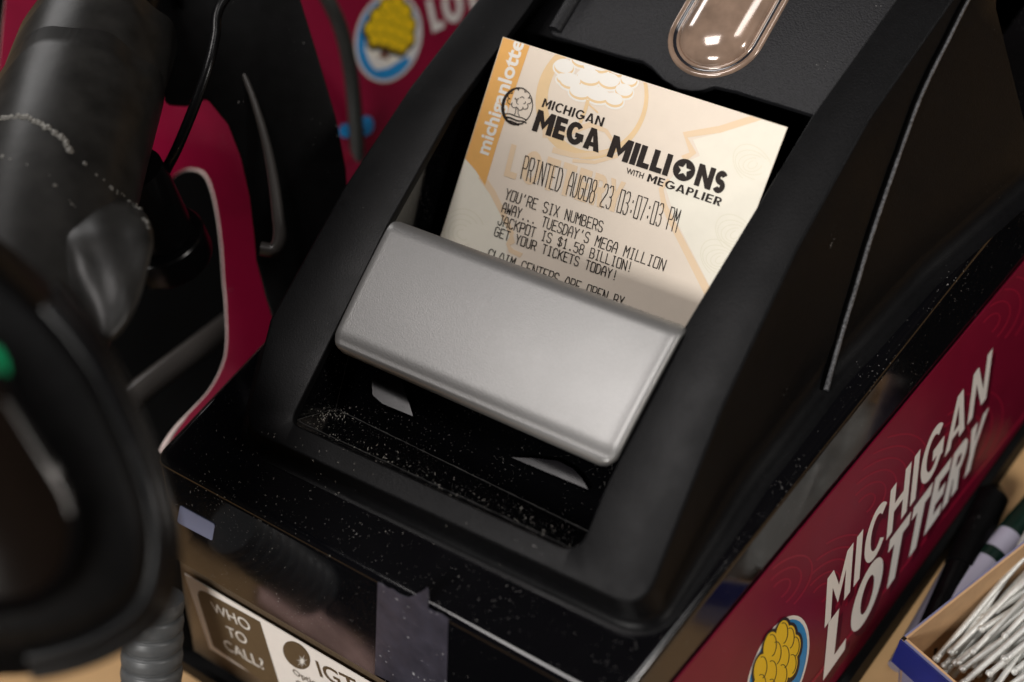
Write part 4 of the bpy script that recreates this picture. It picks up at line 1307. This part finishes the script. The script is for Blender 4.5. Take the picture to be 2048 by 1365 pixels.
# lint fibres caught on the printer
allb = bvh_of(base, cover)
lv = []; lf = []
def fibre(px, ln, r, bv):
    a = random.uniform(0, 6.3); pts = []
    x, y = px
    for k in range(6):
        h = hit(bv, (x, y), .12)
        if h is None: return
        pts.append(h); a += random.uniform(-.6, .6); x += math.cos(a) * ln / 6; y += math.sin(a) * ln / 6
    v, f = tube_data(pts, r, 5); b = len(lv); lv.extend(v); lf.extend([tuple(i + b for i in q) for q in f])
for k in range(60):
    fibre((random.uniform(380, 760), random.uniform(860, 1010)), random.uniform(1, 6), .035, allb)
for k in range(25):
    fibre((random.uniform(500, 1100), random.uniform(900, 1180)), random.uniform(1, 4), .04, allb)
wb = bvh_of(well)
for k in range(140):
    u = random.random()
    fibre((600 + 560 * u + random.gauss(0, 14), 845 + 245 * u + random.gauss(0, 12)), random.choice((1, 1.5, 2, 3, 7)), random.uniform(.03, .06), wb)
for k in range(60):
    fibre((667 + random.gauss(0, 22), 828 + random.gauss(0, 10)), random.uniform(1, 5), .055, wb)
lint = mesh('dust_lint', lv, lf, LINT, None)
tag(lint, 'fine pale lint and dust fibres on the glossy black printer', 'dust', kind='stuff')

# ------------------------------------------------------------------ camera
cam = bpy.data.cameras.new('camera'); co = bpy.data.objects.new('camera', cam); COL.objects.link(co)
right = V3((X.x, Y.x, Z.x)); down = V3((X.y, Y.y, Z.y)); fwd = V3((X.z, Y.z, Z.z))
Mx = Matrix((right, -down, -fwd)).transposed().to_4x4()
Mx.translation = (CAM + V3((0, 0, UP))) * S
co.matrix_world = Mx
cam.sensor_width = 36; cam.lens = F_PX * 36 / 2048
cam.clip_start = .01; cam.clip_end = 50
cam.dof.use_dof = True; cam.dof.focus_distance = 434 * S; cam.dof.aperture_fstop = 7.5
cam.dof.aperture_blades = 0
sc.camera = co

# ------------------------------------------------------------------ light
w = bpy.data.worlds.new('World'); sc.world = w; w.use_nodes = True
nt = w.node_tree; bg = nt.nodes['Background']
tcn = nt.nodes.new('ShaderNodeTexCoord'); nz = nt.nodes.new('ShaderNodeTexNoise'); nz.inputs['Scale'].default_value = 2.2; nz.inputs['Detail'].default_value = 3
cr = nt.nodes.new('ShaderNodeValToRGB')
cr.color_ramp.elements[0].position = .38; cr.color_ramp.elements[0].color = (.012, .010, .009, 1)
cr.color_ramp.elements[1].position = .72; cr.color_ramp.elements[1].color = (.16, .13, .11, 1)
nt.links.new(tcn.outputs['Generated'], nz.inputs['Vector']); nt.links.new(nz.outputs['Fac'], cr.inputs[0]); nt.links.new(cr.outputs[0], bg.inputs['Color'])
bg.inputs['Strength'].default_value = .3
def area(name, loc, target, sx, sy, power, col):
    l = bpy.data.lights.new(name, 'AREA'); l.shape = 'RECTANGLE'; l.size = sx * S; l.size_y = sy * S; l.energy = power; l.color = col
    o = bpy.data.objects.new(name, l); COL.objects.link(o)
    o.location = (V3(loc) + V3((0, 0, UP))) * S
    d = (V3(target) - V3(loc)); o.rotation_euler = d.to_track_quat('-Z', 'Y').to_euler()
    return o
area('ceiling_light', (-385, -80, 1260), (0, 60, 20), 360, 400, 4.2, (1, .95, .93))
area('front_light', (110, -1150, 730), (0, 30, 0), 500, 300, 10.2, (1, .975, .94))
area('back_light', (400, 385, 1270), (0, 150, 60), 150, 420, 1.3, (1, .97, .95))
area('left_streak_light', (-1080, 590, 640), (0, 150, 60), 300, 260, 1.5, (1, .98, .97))  # lamp added for the left streak on the lens dome
area('side_light', (900, 240, 500), (20, 80, 20), 130, 200, 1.8, (1, .95, .9))

sc.view_settings.view_transform = 'Standard'; sc.view_settings.look = 'None'
sc.view_settings.exposure = 0; sc.view_settings.gamma = 1
sc.render.engine = 'CYCLES'
sc.cycles.use_denoising = True
sc.cycles.max_bounces = 8
